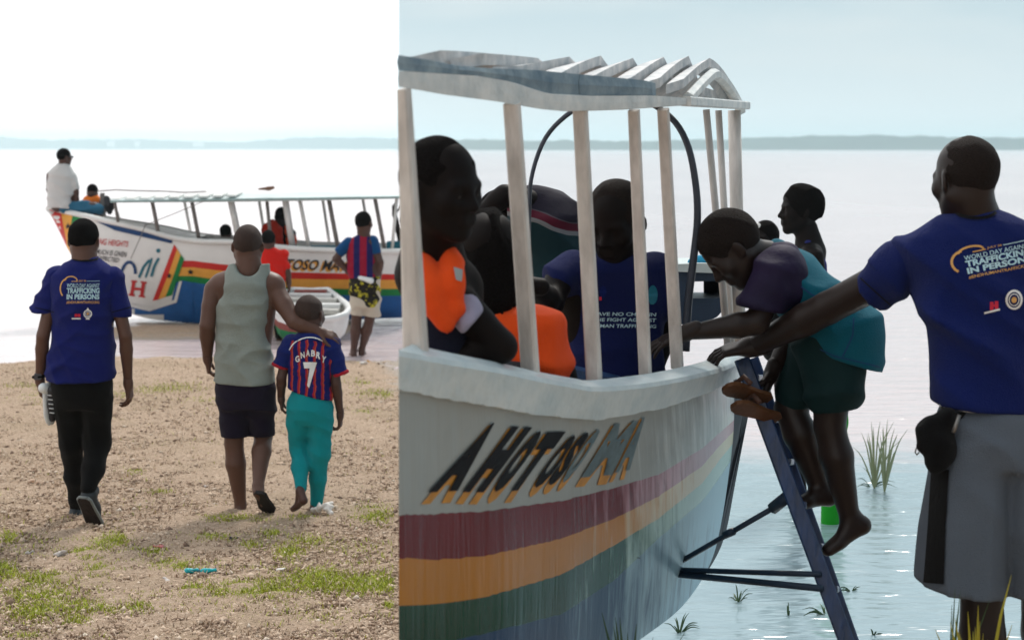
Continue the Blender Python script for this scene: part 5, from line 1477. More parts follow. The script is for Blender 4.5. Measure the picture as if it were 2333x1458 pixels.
# --- people in and on the far boat
C_WHITE = cloth('white_cotton', (.74, .74, .73), .05, .9, .5); C_JEAN = cloth('blue_denim', (.03, .13, .22), .2); C_ORANGE = cloth('orange_vest_cloth', (.85, .20, .02), .12, .7); C_ORANGE2 = cloth('red_orange_vest_cloth', (.90, .09, .012), .1, .65)
Y = 21.75; k = Y / F
f = Fig('person in white shirt and jeans sitting on the bow of the far boat', P(140, 480, Y), SK_L2, .012)
f.head(P(147, 358, Y), 40 * k, (.95, .6, -.02), (0, 0, 1), P(143, 382, Y), 10 * k)
f.torso(P(118, 398, Y), P(162, 398, Y), P(125, 465, Y), P(158, 465, Y)); f.arm(P(164, 400, Y), P(172, 432, Y), P(175, 455, Y - .02), (.048, .04, .028)); f.hand(P(175, 456, Y - .02), (0, .1, -1), (1, -.2, 0), -1, .16, .5)
f.arm(P(114, 400, Y), P(112, 432, Y + .05), P(125, 455, Y + .2), (.048, .04, .028))
f.leg(P(160, 470, Y), P(215, 470, Y - .05), P(228, 500, Y - .0), (.08, .056, .036)); f.leg(P(130, 470, Y), P(190, 476, Y + .2), P(205, 500, Y + .2), (.08, .056, .036)); f.done()
s = Sdf(.011); s.loft(loft_rows([(373, 132, 156, 10), (382, 120, 164, 16), (398, 109, 171, 21), (425, 107, 168, 22), (455, 109, 167, 23), (474, 107, 168, 24)], Y), .02); s.chain([P(163, 400, Y), P(170, 430, Y)], [10 * k, 10 * k], .02); s.disp = folds(.014, 36, 61, MIX); f.part('shirt', s, C_WHITE)
s = Sdf(.011); s.chain([P(150, 472, Y), P(190, 473, Y - .03), P(224, 476, Y - .05)], [16 * k, 15 * k, 13 * k], .03); s.chain([P(135, 474, Y + .15), P(205, 480, Y + .2)], [15 * k, 12 * k], .03); s.disp = folds(.012, 40, 62, DIAG); f.part('jeans', s, C_JEAN)
q = MB(); q.tube([P(158, 357, Y - .08), P(164, 358, Y - .0), P(166, 358, Y + .06)], .012, 6); q.build('glasses', m_lblack, f.root)
f = Fig('person in orange and white vest bending behind the bow of the far boat', P(212, 500, 22.1), SK_L2, .012); Y = 22.1; k = Y / F
f.head(P(211, 438, Y), 36 * k, (.3, 1, -.6), (0, .5, 1), P(209, 455, Y), 10 * k); f.torso(P(195, 462, Y), P(224, 462, Y), P(200, 495, Y), P(222, 495, Y)); f.arm(P(226, 463, Y), P(236, 480, Y), P(230, 492, Y)); f.arm(P(193, 463, Y), P(188, 480, Y), P(194, 492, Y)); f.done()
s = Sdf(.012); s.loft(loft_rows([(443, 200, 222, 10), (450, 190, 228, 16), (462, 186, 231, 20)], Y), .02); s.disp = folds(.012, 40, 63, MIX); f.part('vest', s, C_ORANGE)
s = Sdf(.012); s.loft(loft_rows([(460, 188, 230, 19), (498, 190, 229, 20)], Y), .02); f.part('shirt', s, C_WHITE)
Y = 22.2; k = Y / F
f = Fig('person sitting low in the far boat with only a dark head above the gunwale', P(515, 620, Y), SK_L2, .012)
f.head(P(515, 530, Y), 38 * k, (.3, 1, 0), (0, 0, 1), P(515, 552, Y), 10 * k); f.torso(P(498, 565, Y), P(532, 565, Y), P(505, 620, Y), P(526, 620, Y)); f.done()
s = Sdf(.012); s.loft(loft_rows([(552, 506, 524, 10), (560, 494, 536, 16), (620, 494, 536, 18)], Y), .02); f.part('shirt', s, C_BLACK)
f = Fig('person in black with an orange life vest standing in the far boat', P(642, 640, Y), SK_R, .012)
f.head(P(640, 493, Y), 42 * k, (-.3, .8, 0), (0, 0, 1), P(642, 516, Y), 11 * k); f.torso(P(622, 530, Y), P(662, 530, Y), P(630, 620, Y), P(654, 620, Y)); f.arm(P(666, 532, Y), P(668, 560, Y), P(660, 580, Y)); f.arm(P(618, 532, Y), P(614, 560, Y), P(620, 580, Y)); f.done()
s = Sdf(.012); s.loft(loft_rows([(508, 632, 650, 11), (520, 622, 662, 17), (570, 622, 664, 19), (620, 624, 662, 19)], Y), .02); s.disp = folds(.012, 40, 64, MIX); f.part('shirt', s, C_BLACK)
s = Sdf(.012); s.chain([P(656, 520, Y - .05), P(664, 545, Y - .06), P(664, 575, Y - .06)], [8 * k, 11 * k, 11 * k], .03); s.chain([P(624, 524, Y - .05), P(620, 545, Y - .06), P(622, 575, Y - .06)], [8 * k, 11 * k, 11 * k], .03); s.disp = folds(.012, 60, 65, MIX); f.part('life_vest', s, C_ORANGE2)
s = Sdf(.011); s.chain([P(606, 518, 21.6), P(622, 511, 21.6), P(634, 528, 21.6), P(637, 555, 21.6)], [8 * k, 9 * k, 9 * k, 8 * k], .04); s.chain([P(606, 520, 21.6), P(604, 548, 21.6)], [8 * k, 9 * k], .04); s.disp = folds(.012, 60, 66, MIX)
V_, Q_ = s.mesh(); tag(link('life_vest', np_mesh('life_vest', V_, Q_), cloth('dark_red_vest_cloth', (.42, .03, .015), .15)), 'dark red life vest hung on a pole in the far boat', 'life vest')
Y = 21.9; k = Y / F
f = Fig('person at the right end of the far boat raising a dark arm to a pole', P(922, 640, Y), SK_R, .012)
f.head(P(926, 500, Y), 38 * k, (-.6, .8, 0), (0, 0, 1), P(926, 524, Y), 10 * k); f.torso(P(914, 536, Y), P(936, 536, Y), P(918, 610, Y), P(932, 610, Y)); f.arm(P(912, 538, Y), P(904, 515, Y - .05), P(899, 486, Y - .05), (.045, .036, .026)); f.hand(P(899, 485, Y - .05), (0, 0, 1), (0, -1, 0), 1, .15, .6); f.done()
s = Sdf(.012); s.loft(loft_rows([(522, 918, 932, 10), (534, 911, 936, 14), (610, 911, 937, 17)], Y), .02); f.part('shirt', s, C_BLACK)

# ------------------------------------------------------------------ people at the near boat
# --- man in navy shirt at the right edge, hand on the gunwale
Y = 5.6; k = Y / F
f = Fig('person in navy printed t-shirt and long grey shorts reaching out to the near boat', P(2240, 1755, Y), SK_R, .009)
f.head(P(2200, 408, Y), 197 * k, (-.45, .88, -.1), (-.03, .1, 1), P(2225, 500, Y), 50 * k, hm=M_HAIR2, hair_t=.006, wide=1.0, eyes=True)
f.b.cone(P(2224, 480, Y), 50 * k, P(2235, 545, Y), 75 * k, .08)
f.torso(P(2130, 585, Y + .03), P(2375, 575, Y - .03), P(2200, 960, Y), P(2330, 960, Y), (.09, .115, .11), .08)
SHL, EL, WR = P(2095, 592, Y + .05), P(1885, 702, Y + .28), P(1722, 786, Y + .47)
f.arm(SHL, EL, WR, (.066, .056, .036), .04)
f.hand(P(1716, 789, Y + .475), (-1, .18, -.22), (-.35, -.25, 1), 1, .185, .18, .16, rw=.034, thumb_out=.5, curls=(.34, .42, .46, .5))
f.arm(P(2398, 590, Y), P(2425, 800, Y), P(2420, 1000, Y + .05), (.066, .052, .036)); f.hand(P(2420, 1005, Y + .05), (0, .1, -1), (1, -.2, 0), -1, .185, .5)
f.leg(P(2235, 980, Y), P(2236, 1320, Y), P(2235, 1700, Y + .05), (.12, .075, .044)); f.leg(P(2345, 980, Y), P(2372, 1320, Y + .12), P(2385, 1690, Y + .1), (.12, .075, .044))
f.foot(P(2235, 1700, Y + .05), P(2235, 1738, Y), P(2200, 1735, Y + .2), .04); f.foot(P(2385, 1690, Y + .1), P(2385, 1738, Y + .07), P(2370, 1732, Y + .3), .04)
f.done()
s = Sdf(.009); s.loft(loft_rows([(474, 2190, 2262, 40), (486, 2165, 2290, 55), (505, 2125, 2340, 72), (540, 2085, 2392, 88), (600, 2080, 2400, 100), (690, 2092, 2392, 108), (746, 2112, 2385, 108), (820, 2116, 2382, 108), (900, 2124, 2380, 110), (960, 2124, 2384, 112)], Y), .03)
s.cone(P(2120, 565, Y), 52 * k, P(2035, 606, Y + .1), 54 * k, .06)
s.disp = folds(.014, 44, 71, ((.7, 0, 1), (-.3, 0, 1), (.9, 0, .7), (1, .2, .1), (0, 0, 1))); s.cut(P(2250, 925, Y), (-.06, .05, -1))
q = Sdf(.009); q.chain([P(2115, 566, Y + .02), P(2040, 615, Y + .10), P(1985, 665, Y + .17)], [52 * k, 56 * k, 54 * k], .04); q.disp = folds(.012, 44, 72, ((.8, 0, .6), (.2, 0, 1))); q.cut(P(1985, 672, Y + .16), (EL - SHL).normalized() + Vector((0, 0, -.05)))
q2 = Sdf(.009); q2.chain([P(2375, 570, Y), P(2415, 690, Y)], [54 * k, 50 * k], .04); q2.cut(P(2415, 720, Y), (0, 0, -1))
shirt = shirt_of(f, s, [q, q2], C_NAVY2)
bv, at = tee_print(f, shirt, [(2206, 628), (2352, 598), (2345, 545), (2194, 577)])
decal('sleeve_hem', stroke([(1962, 634), (2036, 700)], 3), bv, C_BLACK, f.root, .003, 8); decal('collar', stroke(arc(2223, 482, 46, 16, 190, 350, 12), 7), bv, C_BLACK, f.root, .003, 8)
decal('crest', stroke(arc(2310, 683, 17, 20, 0, 360, 24), 5), bv, M_PRINTW, f.root, .002, 8); decal('crest', stroke(arc(2310, 683, 11, 13, 0, 360, 20), 2), bv, M_PRINTW, f.root, .002, 8); decal('crest', [arc(2310, 683, 6, 7, 0, 360, 12)[:-1]], bv, M_PRINTG, f.root, .002, 8)
decal('red_emblem', [rect(2255, 688, 2263, 706), rect(2266, 686, 2274, 704)], bv, M_PRINTR, f.root, .002, 8); decal('red_emblem', [rect(2259, 694, 2270, 699)], bv, M_PRINTR, f.root, .0025, 8); decal('emblem_line', [[(2242, 711), (2277, 703), (2278, 707), (2243, 715)]], bv, M_PRINTW, f.root, .002, 8)
sl = Sdf(.008); sl.loft(loft_rows([(900, 2128, 2300, 100), (940, 2124, 2300, 106)], Y), .02); sl.cut(P(2250, 926, Y), (-.06, .05, -1)); f.part('white_undershirt', sl, C_WHITE)
C_GREY = cloth('grey_jersey_shorts', (.115, .14, .175), .14, .85, .4)
s = Sdf(.01); s.loft(loft_rows([(918, 2170, 2390, 100), (940, 2140, 2398, 110), (1000, 2125, 2410, 118), (1060, 2122, 2418, 110)], Y), .03)
s.loft(loft_rows([(1000, 2124, 2300, 112), (1080, 2119, 2296, 114), (1200, 2097, 2292, 118), (1365, 2080, 2290, 122)], Y), .02); s.loft(loft_rows([(1000, 2270, 2414, 112), (1080, 2272, 2424, 114), (1200, 2276, 2440, 118), (1365, 2280, 2452, 122, .05)], Y), .02)
s.disp = folds(.012, 34, 73, ((1, .2, .15), (1, -.3, -.2), (.8, 0, .5))); s.cut(P(2180, 1335, Y), (-.13, .05, -1)); shorts = f.part('shorts', s, C_GREY)
bv2 = bvh_of(shorts); decal('black_side_stripe', [[(2124, 1070), (2164, 1070), (2156, 1200), (2152, 1330), (2106, 1326), (2116, 1200)]], bv2, C_BLACK, f.root, .004, 14)
pk = Sdf(.008); Yp = Y - .12
pk.cone(P(2158, 955, Yp), 24 * k, P(2142, 1005, Yp), 34 * k, .02); pk.cone(P(2142, 1010, Yp), 34 * k, P(2128, 1050, Yp), 22 * k, .02); pk.cone(P(2122, 962, Yp), 14 * k, P(2106, 1020, Yp), 13 * k, .015); pk.cone(P(2185, 950, Yp + .02), 14 * k, P(2215, 932, Yp + .04), 8 * k, .02); pk.disp = folds(.012, 50, 74, MIX)
pouch = empty('waist_pouch', P(2140, 1075, Yp), 'black waist pouch hanging at the hip over the grey shorts', 'pouch')
V_, Q_ = pk.mesh(); link('bag', np_mesh('bag', V_, Q_), C_BLACK, pouch)
m_buck = mat('dull_metal_clip', (.2, .19, .18), .35, .1, 10, 0, metal=.7)
q = MB(); q.tube([P(2186, 945, Yp - .05), P(2178, 968, Yp - .055), P(2172, 985, Yp - .06)], .006, 6); q.build('clip', m_buck, pouch, True)
q = MB(); q.tube([P(2088, 1020, Yp), P(2085, 1030, Yp - .005), P(2089, 1036, Yp), P(2094, 1030, Yp)], .0025, 5); q.build('zip_ring', m_buck, pouch, True)

# --- boy climbing the ladder
Y = 6.15; k = Y / F
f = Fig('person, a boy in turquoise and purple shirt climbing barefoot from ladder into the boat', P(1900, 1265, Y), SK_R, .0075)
W = f.head(P(1667, 566, Y - .06), 172 * k, (-.66, -.05, -.75), (-.75, 0, .66), P(1762, 590, Y), 38 * k, hm=M_HAIR2, hair_t=.03, wide=.98)
f.b.cone(P(1752, 588, Y), 40 * k, P(1800, 618, Y), 52 * k, .06)
f.torso(P(1790, 622, Y - .12), P(1800, 620, Y + .13), P(1900, 800, Y - .07), P(1900, 800, Y + .07), (.06, .085, .095), .06)
f.arm(P(1778, 608, Y - .14), P(1724, 735, Y - .17), P(1575, 757, Y - .19), (.05, .043, .027), .03)
f.hand(P(1566, 757, Y - .19), (-.92, .02, -.40), (-.4, -.25, .88), 1, .165, .2, .2, rw=.025, curls=(.15, .2, .25, .3))
f.arm(P(1800, 620, Y + .14), P(1808, 760, Y + .12), P(1762, 842, Y + .06), (.048, .04, .026)); f.hand(P(1758, 848, Y + .06), (-.35, -.1, -1), (.9, -.3, -.3), 1, .15, .8, rw=.024)
f.leg(P(1862, 820, Y + .08), P(1800, 930, Y + .06), P(1868, 1110, Y + .04), (.088, .062, .04)); f.leg(P(1900, 830, Y - .08), P(1890, 970, Y - .08), P(1936, 1180, Y - .06), (.088, .06, .038))
f.foot(P(1870, 1112, Y + .04), P(1888, 1132, Y + .03), P(1812, 1146, Y - .02), .034); f.foot(P(1940, 1180, Y - .06), P(1964, 1196, Y - .06), P(1884, 1254, Y - .1), .034)
f.done()
m_tq = cloth('turquoise_sports_cloth', (.005, .12, .175), .12, .75, .3); m_pur, t = new_mat('purple_navy_sleeve', .7, .2); oc = t.tc('Object')
t.l.new(t.mix(t.noise(oc, 6, 3), (.005, .005, .016), (.022, .010, .05)), t.b.inputs['Base Color']); t.bump(t.noise(oc, 25, 4), .4, .01)
s = Sdf(.0075)
ax0, ax1 = Vector(P(1800, 642, Y)), Vector(P(1918, 762, Y)); dn = (ax1 - ax0).normalized()
for dy in (-.055, .055): s.cone(ax0 + Vector((0, dy, 0)), 71 * k, ax1 + Vector((0, dy, 0)), 84 * k, .05); s.cone(ax1 + Vector((0, dy, 0)), 84 * k, P(1930, 850, Y + dy), 78 * k, .05)
s.cone(P(1768, 588, Y), 36 * k, P(1800, 625, Y), 62 * k, .05)
s.disp = folds(.014, 36, 81, ((.6, 0, -.8), (.2, 0, 1), (.9, .3, .2)))
s.cut(P(1906, 815, Y), (-.29, 0, -.96)); s.cut(P(1738, 575, Y), (-.9, 0, .1))
shirt = f.part('shirt', s, m_tq)
q = Sdf(.0075); q.chain([P(1778, 605, Y - .12), P(1752, 660, Y - .16), P(1728, 700, Y - .17)], [50 * k, 50 * k, 44 * k], .03); q.chain([P(1790, 612, Y - .08), P(1800, 660, Y - .13)], [48 * k, 42 * k], .03); q.cut(P(1745, 708, Y - .16), (-.18, 0, -1)); q.disp = folds(.012, 36, 82, DIAG); f.part('sleeve', q, m_pur)
q = Sdf(.0075); q.chain([P(1800, 612, Y + .12), P(1800, 680, Y + .16)], [50 * k, 44 * k], .03); q.cut(P(1800, 712, Y + .16), (0, 0, -1)); f.part('sleeve', q, m_pur)
q = Sdf(.007); q.chain([P(1758, 582, Y - .02), P(1790, 586, Y - .06), P(1800, 600, Y - .1)], [30 * k, 30 * k, 26 * k], .03); q.cut(P(1742, 570, Y), (-1, 0, .2)); f.part('shoulder_panel', q, m_pur)
bv = bvh_of(shirt)
decal('seam', stroke([(1816, 645), (1850, 672), (1890, 690), (1925, 705)], 3) + stroke([(1945, 725), (1942, 765), (1920, 812)], 3), bv, m_navy, f.root, .003, 10)
decal('hem_stitch', stroke([(1830, 776), (1900, 810), (2004, 836)], 2.5), bv, m_navy, f.root, .003, 10)
m_bsh, t = new_mat('dark_green_shorts', .75, .2); oc = t.tc('Object'); t.l.new(t.mix(t.noise(oc, 5, 4), (.001, .009, .010), (.0035, .034, .036)), t.b.inputs['Base Color']); t.bump(t.noise(oc, 24, 4), .5, .01)
s = Sdf(.0075); s.cone(P(1878, 800, Y - .06), 66 * k, P(1892, 850, Y - .06), 68 * k, .03); s.cone(P(1872, 800, Y + .06), 66 * k, P(1885, 850, Y + .06), 66 * k, .03); s.disp = folds(.016, 34, 83, ((.8, 0, .6), (1, 0, .2), (.3, 0, 1)))
s.chain([P(1862, 820, Y + .08), P(1815, 895, Y + .06)], [64 * k, 52 * k], .03); s.chain([P(1910, 840, Y - .08), P(1900, 905, Y - .08)], [66 * k, 60 * k], .03); s.cut(P(1880, 928, Y), (.12, 0, -1))
f.part('shorts', s, m_bsh)
# brown sandals in the boy's far hand
m_sand = mat('tan_sandal_sole', (.11, .045, .016), .6, .2, 20, .2); m_strap = mat('brown_sandal_strap', (.10, .05, .035), .6, .2, 20, .2)
for hp_, tp_, up_, lab in ((P(1752, 905, 6.12), P(1652, 878, 6.0), (.25, -.55, -.75), 'upper tan sandal held by the climbing boy behind the ladder'), (P(1772, 950, 6.12), P(1672, 918, 6.0), (.2, -.6, -.8), 'lower tan sandal held by the climbing boy behind the ladder')):
    e = empty('sandal', (hp_ + tp_) / 2, lab, 'sandal', 'pair of tan sandals in the boy\'s hand'); slab(e, hp_, tp_, up_, .034, m_sand, .013, 'sole')
    c0 = hp_.lerp(tp_, .62); R = frame(tp_ - hp_, up_); U_, X_2 = Vector(R[2]), Vector(R[0]); b = MB(); b.tube([c0 - X_2 * .04 - U_ * .0, c0 - X_2 * .025 - U_ * .035, c0 + X_2 * .025 - U_ * .035, c0 + X_2 * .04], .009, 6); b.build('strap', m_strap, e, True)

# --- man in navy shirt standing in the boat
Y = 6.1; k = Y / F
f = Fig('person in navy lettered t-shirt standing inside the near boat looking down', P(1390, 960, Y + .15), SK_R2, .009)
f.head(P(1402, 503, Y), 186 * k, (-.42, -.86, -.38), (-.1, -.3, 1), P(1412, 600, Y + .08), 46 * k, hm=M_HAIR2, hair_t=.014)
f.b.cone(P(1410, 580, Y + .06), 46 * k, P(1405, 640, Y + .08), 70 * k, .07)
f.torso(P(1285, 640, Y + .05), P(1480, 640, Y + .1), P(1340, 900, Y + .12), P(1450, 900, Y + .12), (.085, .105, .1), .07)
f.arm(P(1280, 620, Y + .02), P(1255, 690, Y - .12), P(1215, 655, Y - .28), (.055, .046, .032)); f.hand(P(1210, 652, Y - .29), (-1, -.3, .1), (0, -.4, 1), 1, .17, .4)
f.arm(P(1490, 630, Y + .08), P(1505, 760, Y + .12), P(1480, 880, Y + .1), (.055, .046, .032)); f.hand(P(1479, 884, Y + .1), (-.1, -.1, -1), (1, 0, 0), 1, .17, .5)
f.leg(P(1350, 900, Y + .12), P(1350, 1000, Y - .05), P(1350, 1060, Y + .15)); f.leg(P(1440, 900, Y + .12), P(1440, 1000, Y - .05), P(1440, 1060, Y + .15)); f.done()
C_NAVY3 = cloth('deep_navy_cotton', (.006, .011, .07), .14)
s = Sdf(.009); s.loft(loft_rows([(577, 1372, 1448, 36, .06), (590, 1340, 1482, 56, .06), (615, 1292, 1512, 80, .08), (680, 1285, 1515, 92, .1), (780, 1288, 1512, 92, .1), (930, 1285, 1515, 95, .1)], Y), .03); s.chain([P(1300, 615, Y + .04), P(1262, 640, Y - .02)], [46 * k, 46 * k], .04); s.chain([P(1490, 620, Y + .08), P(1512, 690, Y + .06)], [46 * k, 42 * k], .04); s.disp = folds(.018, 30, 91, MIX); s.cut(P(1243, 650, Y), (-1, -.3, -.25)); shirt = f.part('shirt', s, C_NAVY3)
bv = bvh_of(shirt)
for i, (tx, a, b, v) in enumerate((('LEAVE NO CHILD IN', 1345, 1494, 719), ('THE FIGHT AGAINST', 1350, 1494, 732), ('HUMAN TRAFFICKING', 1346, 1494, 746))): text_decal('lettering', tx, [(a, v), (b, v + 1), (b + 1, v - 7), (a + 1, v - 8)], bv, M_PRINT, f.root, .015, .003, 9)
decal('emblem', [arc(1486, 672, 11, 22, 0, 360, 14)[:-1]], bv, m_teal, f.root, .003, 8); decal('emblem', [arc(1374, 664, 8, 14, 0, 360, 10)[:-1]], bv, C_NAVY2, f.root, .003, 8); decal('red_emblem', [rect(1365, 676, 1371, 684)], bv, M_PRINTR, f.root, .003, 8)

# --- man with the orange vest behind the first post
Y = 4.55; k = Y / F
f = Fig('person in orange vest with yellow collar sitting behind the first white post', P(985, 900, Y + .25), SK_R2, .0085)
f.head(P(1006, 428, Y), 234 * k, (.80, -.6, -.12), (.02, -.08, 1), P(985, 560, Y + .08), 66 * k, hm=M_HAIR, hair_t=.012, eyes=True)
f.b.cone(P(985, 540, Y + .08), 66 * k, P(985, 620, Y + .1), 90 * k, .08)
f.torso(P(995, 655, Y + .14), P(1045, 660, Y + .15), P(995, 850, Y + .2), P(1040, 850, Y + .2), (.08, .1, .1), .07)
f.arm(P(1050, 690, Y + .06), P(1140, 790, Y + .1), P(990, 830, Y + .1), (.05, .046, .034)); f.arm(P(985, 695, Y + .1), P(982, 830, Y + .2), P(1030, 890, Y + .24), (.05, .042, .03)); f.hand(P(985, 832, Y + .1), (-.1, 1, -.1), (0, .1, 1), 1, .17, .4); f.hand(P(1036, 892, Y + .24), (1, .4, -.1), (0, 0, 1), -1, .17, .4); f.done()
C_DKBLUE = cloth('dark_blue_cotton', (.012, .014, .03), .2); C_LILAC = cloth('pale_lilac_cotton', (.34, .33, .45), .1); C_YEL = cloth('yellow_collar', (.62, .42, .03), .1)
s = Sdf(.0085); s.loft(loft_rows([(575, 960, 1020, 40, .12), (610, 936, 1070, 70, .13), (680, 934, 1078, 85, .14), (880, 936, 1078, 95, .16)], Y), .03); f.part('shirt', s, C_DKBLUE)
s = Sdf(.0085); s.chain([P(952, 548, Y + .06), P(966, 620, Y + .0), P(992, 700, Y - .01), P(1018, 742, Y - .01)], [24 * k, 33 * k, 34 * k, 22 * k], .004); s.chain([P(1020, 565, Y + .04), P(1034, 630, Y + .0), P(1036, 700, Y + .0), P(1026, 730, Y)], [22 * k, 26 * k, 24 * k, 18 * k], .004); s.cone(P(976, 645, Y), 30 * k, P(1034, 655, Y), 26 * k, .01); s.cone(P(985, 690, Y), 30 * k, P(1034, 700, Y), 24 * k, .01); s.disp = folds(.009, 50, 95, MIX); vest = f.part('vest', s, C_ORANGE2)
bv = bvh_of(vest); decal('yellow_collar', [[(940, 522), (960, 526), (982, 558), (965, 575), (940, 560)]], bv, C_YEL, f.root, .004, 10); decal('reflector', [[(1033, 610), (1052, 616), (1050, 642), (1038, 638)]], bv, mat('grey_reflector', (.3, .33, .33), .3, .1, 10, 0), f.root, .004, 8)
s = Sdf(.008); s.chain([P(1048, 690, Y + .06), P(1078, 735, Y + .02)], [42 * k, 38 * k], .03); s.cut(P(1076, 738, Y + .03), (.75, 0, -.66)); f.part('sleeve', s, C_LILAC)

# --- person with long dark hair in orange vest, back to the camera
Y = 5.3; k = Y / F
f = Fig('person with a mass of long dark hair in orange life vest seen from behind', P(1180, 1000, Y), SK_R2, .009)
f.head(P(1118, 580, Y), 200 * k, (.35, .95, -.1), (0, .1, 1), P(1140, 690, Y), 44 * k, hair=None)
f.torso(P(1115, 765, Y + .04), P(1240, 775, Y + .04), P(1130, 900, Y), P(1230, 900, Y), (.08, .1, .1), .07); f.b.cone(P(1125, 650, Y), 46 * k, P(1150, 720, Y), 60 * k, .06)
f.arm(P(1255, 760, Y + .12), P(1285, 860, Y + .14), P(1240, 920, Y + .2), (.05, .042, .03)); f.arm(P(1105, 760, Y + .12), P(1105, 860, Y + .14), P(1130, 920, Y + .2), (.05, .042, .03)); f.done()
s = Sdf(.008); s.ell(P(1112, 585, Y), np.eye(3), np.array((74 * k, 88 * k, 108 * k)), .03); s.cone(P(1120, 600, Y - .02), 58 * k, P(1118, 680, Y - .05), 52 * k, .05); s.disp = folds(.016, 70, 96, VERT); f.part('hair', s, M_HAIR)
br = MB(); rr = random.Random(4)
for i in range(70):
    a = rr.uniform(0, 6.28); u_ = 1112 + 60 * math.cos(a); y_ = 72 * k * math.sin(a)
    t_ = rr.uniform(.0, 1)
    br.tube(spline([P(1112 + 30 * math.cos(a), 492 + 16 * rr.random(), Y + y_ * .4), P(u_, 545 + 20 * rr.random(), Y + y_ * 1.05), P(u_ + 6 * math.cos(a) + rr.uniform(-4, 4), 630, Y + y_ * 1.1), P(u_ + 8 * math.cos(a) + rr.uniform(-8, 8), rr.uniform(660, 735), Y + y_ * 1.05 - .01)], 8), [.0075, .008, .008, .0075, .007, .007, .006, .003], 5)
bo = br.build('braids', M_HAIR, f.root, True); bo['kind'] = 'stuff'
s = Sdf(.009); s.loft(loft_rows([(688, 1106, 1200, 36), (698, 1094, 1245, 66), (712, 1084, 1278, 82), (760, 1082, 1290, 88), (820, 1080, 1304, 94), (880, 1083, 1300, 94), (960, 1088, 1285, 90)], Y), .03); s.disp = folds(.02, 26, 97, ((1, 0, .2), (.2, 0, 1))); vest = f.part('life_vest', s, C_ORANGE2)

# --- bending person in striped shirt
Y = 6.9; k = Y / F
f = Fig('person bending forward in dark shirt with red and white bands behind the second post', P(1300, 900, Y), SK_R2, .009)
f.head(P(1140, 500, Y + .05), 130 * k, (-.8, -.2, -.6), (-.5, 0, .8), P(1185, 505, Y + .05), 36 * k, hm=M_HAIR)
f.torso(P(1215, 480, Y - .1), P(1220, 480, Y + .14), P(1285, 640, Y - .08), P(1285, 640, Y + .08), (.07, .09, .1), .07); f.arm(P(1205, 460, Y - .12), P(1150, 445, Y - .2), P(1092, 492, Y - .2), (.05, .042, .03)); f.hand(P(1088, 496, Y - .2), (-.8, 0, -.7), (-.5, -.3, .8), 1, .17, .4)
f.arm(P(1210, 480, Y + .14), P(1180, 560, Y + .1), P(1150, 620, Y + .05), (.05, .042, .03)); f.leg(P(1285, 640, Y - .08), P(1270, 800, Y), P(1280, 980, Y)); f.leg(P(1290, 640, Y + .1), P(1280, 800, Y + .1), P(1290, 980, Y + .1)); f.done()
m_str, t = new_mat('banded_dark_shirt', .85, .2); oc = t.tc('Object'); z_ = t.xyz(t.mapping(oc, rot=(0, math.radians(-18), 0)))[2]
t.l.new(t.ramp(t.math('ADD', t.math('MULTIPLY', z_, 1.0), t.math('MULTIPLY', t.noise(oc, 5, 2), .05)), [(0, (.004, .024, .032)), (.575, (.15, .155, .165)), (.592, (.07, .006, .018)), (.618, (.06, .056, .07)), (.624, (.012, .010, .02))], 'CONSTANT'), t.b.inputs['Base Color']); t.bump(t.noise(oc, 20, 4), .4, .01)
s = Sdf(.009)
for dy in (-.07, .07): s.chain([P(1212, 475, Y + dy), P(1245, 515, Y + dy), P(1275, 600, Y + dy)], [56 * k, 72 * k, 74 * k], .06)
s.cone(P(1275, 600, Y), 90 * k, P(1275, 680, Y), 80 * k, .05); s.disp = folds(.016, 32, 98, MIX); f.part('shirt', s, m_str)
s = Sdf(.009); s.cone(P(1280, 670, Y), 80 * k, P(1280, 760, Y), 78 * k, .04); s.chain([P(1275, 740, Y - .05), P(1275, 960, Y - .05)], [52 * k, 40 * k], .04); f.part('trousers', s, C_BLACK)

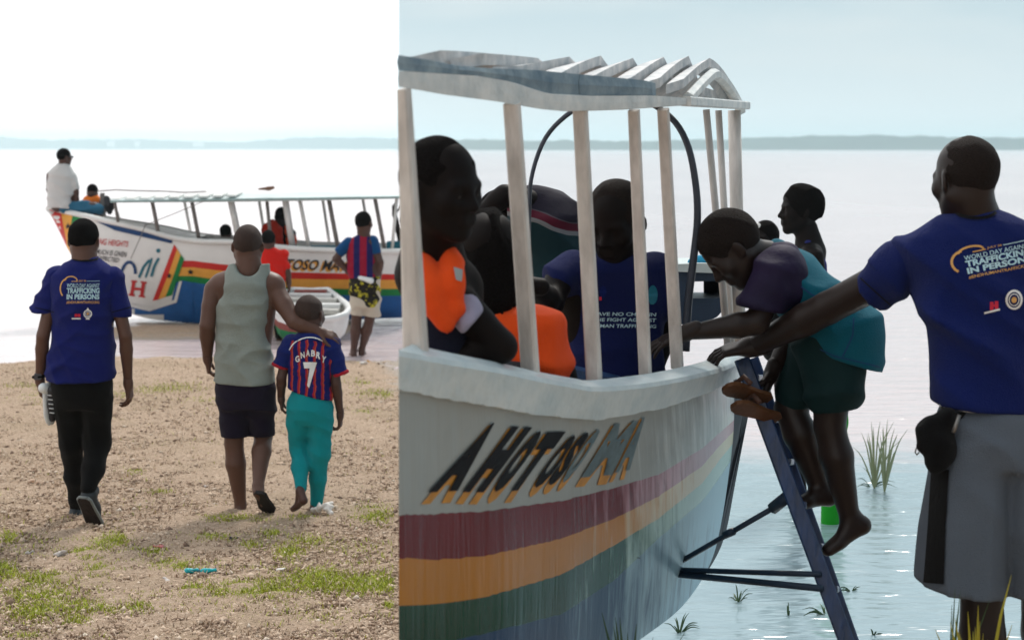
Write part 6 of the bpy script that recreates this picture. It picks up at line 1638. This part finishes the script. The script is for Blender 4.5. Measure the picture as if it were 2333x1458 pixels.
# --- woman standing in the water beyond the ladder
Y = 10.2; k = Y / F
f = Fig('person with short afro in dark tank top and green trousers standing in the lake', P(1895, 1200, Y), SK_R2, .01)
f.head(P(1823, 478, Y), 112 * k, (-1, -.12, .02), (.03, 0, 1), P(1838, 545, Y), 24 * k, hair='afro', hm=M_HAIR, hair_t=.05, eyes=True)
f.b.cone(P(1838, 520, Y), 25 * k, P(1845, 570, Y), 36 * k, .05); f.torso(P(1850, 580, Y - .14), P(1848, 580, Y + .14), P(1885, 850, Y - .06), P(1885, 850, Y + .06), (.07, .09, .085))
f.arm(P(1858, 585, Y - .17), P(1872, 700, Y - .16), P(1870, 800, Y - .1), (.05, .04, .028)); f.hand(P(1870, 803, Y - .1), (-.1, 0, -1), (0, -1, 0), 1, .16, .5); f.arm(P(1845, 585, Y + .17), P(1850, 700, Y + .16), P(1860, 800, Y + .1), (.05, .04, .028)); f.leg(P(1898, 860, Y - .04), P(1898, 1030, Y - .02), P(1895, 1215, Y), (.06, .05, .035)); f.leg(P(1900, 860, Y + .06), P(1900, 1030, Y + .1), P(1897, 1215, Y + .12), (.06, .05, .035)); f.done()
s = Sdf(.01); s.loft(loft_rows([(570, 1830, 1866, 40), (600, 1815, 1880, 70), (700, 1825, 1888, 66), (860, 1850, 1915, 66)], Y), .03); s.disp = folds(.012, 36, 99, MIX); s.cone(P(1842, 556, Y - .05), 14 * k, P(1862, 600, Y - .1), 18 * k, .03); f.part('tank_top', s, cloth('dark_blue_vest', (.02, .025, .15), .15))
C_GRN = cloth('bright_green_cotton', (.015, .30, .02), .15)
s = Sdf(.01); s.chain([P(1898, 850, Y - .03), P(1902, 960, Y - .02), P(1895, 1100, Y), P(1891, 1192, Y)], [32 * k, 27 * k, 23 * k, 21 * k], .04); s.chain([P(1900, 850, Y + .06), P(1902, 1000, Y + .1), P(1897, 1192, Y + .12)], [30 * k, 26 * k, 20 * k], .04); f.part('trousers', s, C_GRN)
# --- head seen between the boy and the woman
Y = 11.0; k = Y / F
f = Fig('person mostly hidden behind the climbing boy with dark hair and a modelled white highlight', P(1785, 1130, Y), SK_R2, .011)
f.head(P(1742, 545, Y), 84 * k, (-.6, -.8, 0), (0, 0, 1), P(1748, 590, Y), 18 * k, hm=M_HAIR, hair_t=.03); f.torso(P(1736, 625, Y), P(1785, 625, Y), P(1760, 800, Y), P(1800, 800, Y)); f.leg(P(1775, 800, Y), P(1788, 960, Y), P(1820, 1140, Y), (.06, .05, .035)); f.leg(P(1795, 800, Y + .1), P(1800, 960, Y + .1), P(1830, 1140, Y + .1), (.06, .05, .035)); f.done()
s = Sdf(.011); s.loft(loft_rows([(600, 1738, 1760, 14), (615, 1722, 1790, 32), (800, 1750, 1812, 36)], Y), .03); f.part('shirt', s, C_BLACK)
q = Sdf(.009); q.ell(P(1730, 518, Y), np.eye(3), np.array((16 * k, 22 * k, 11 * k)), .01); f.part('highlight_blob', q, C_WHITE)  # white ellipsoid shaped in for the bright highlight beside the head
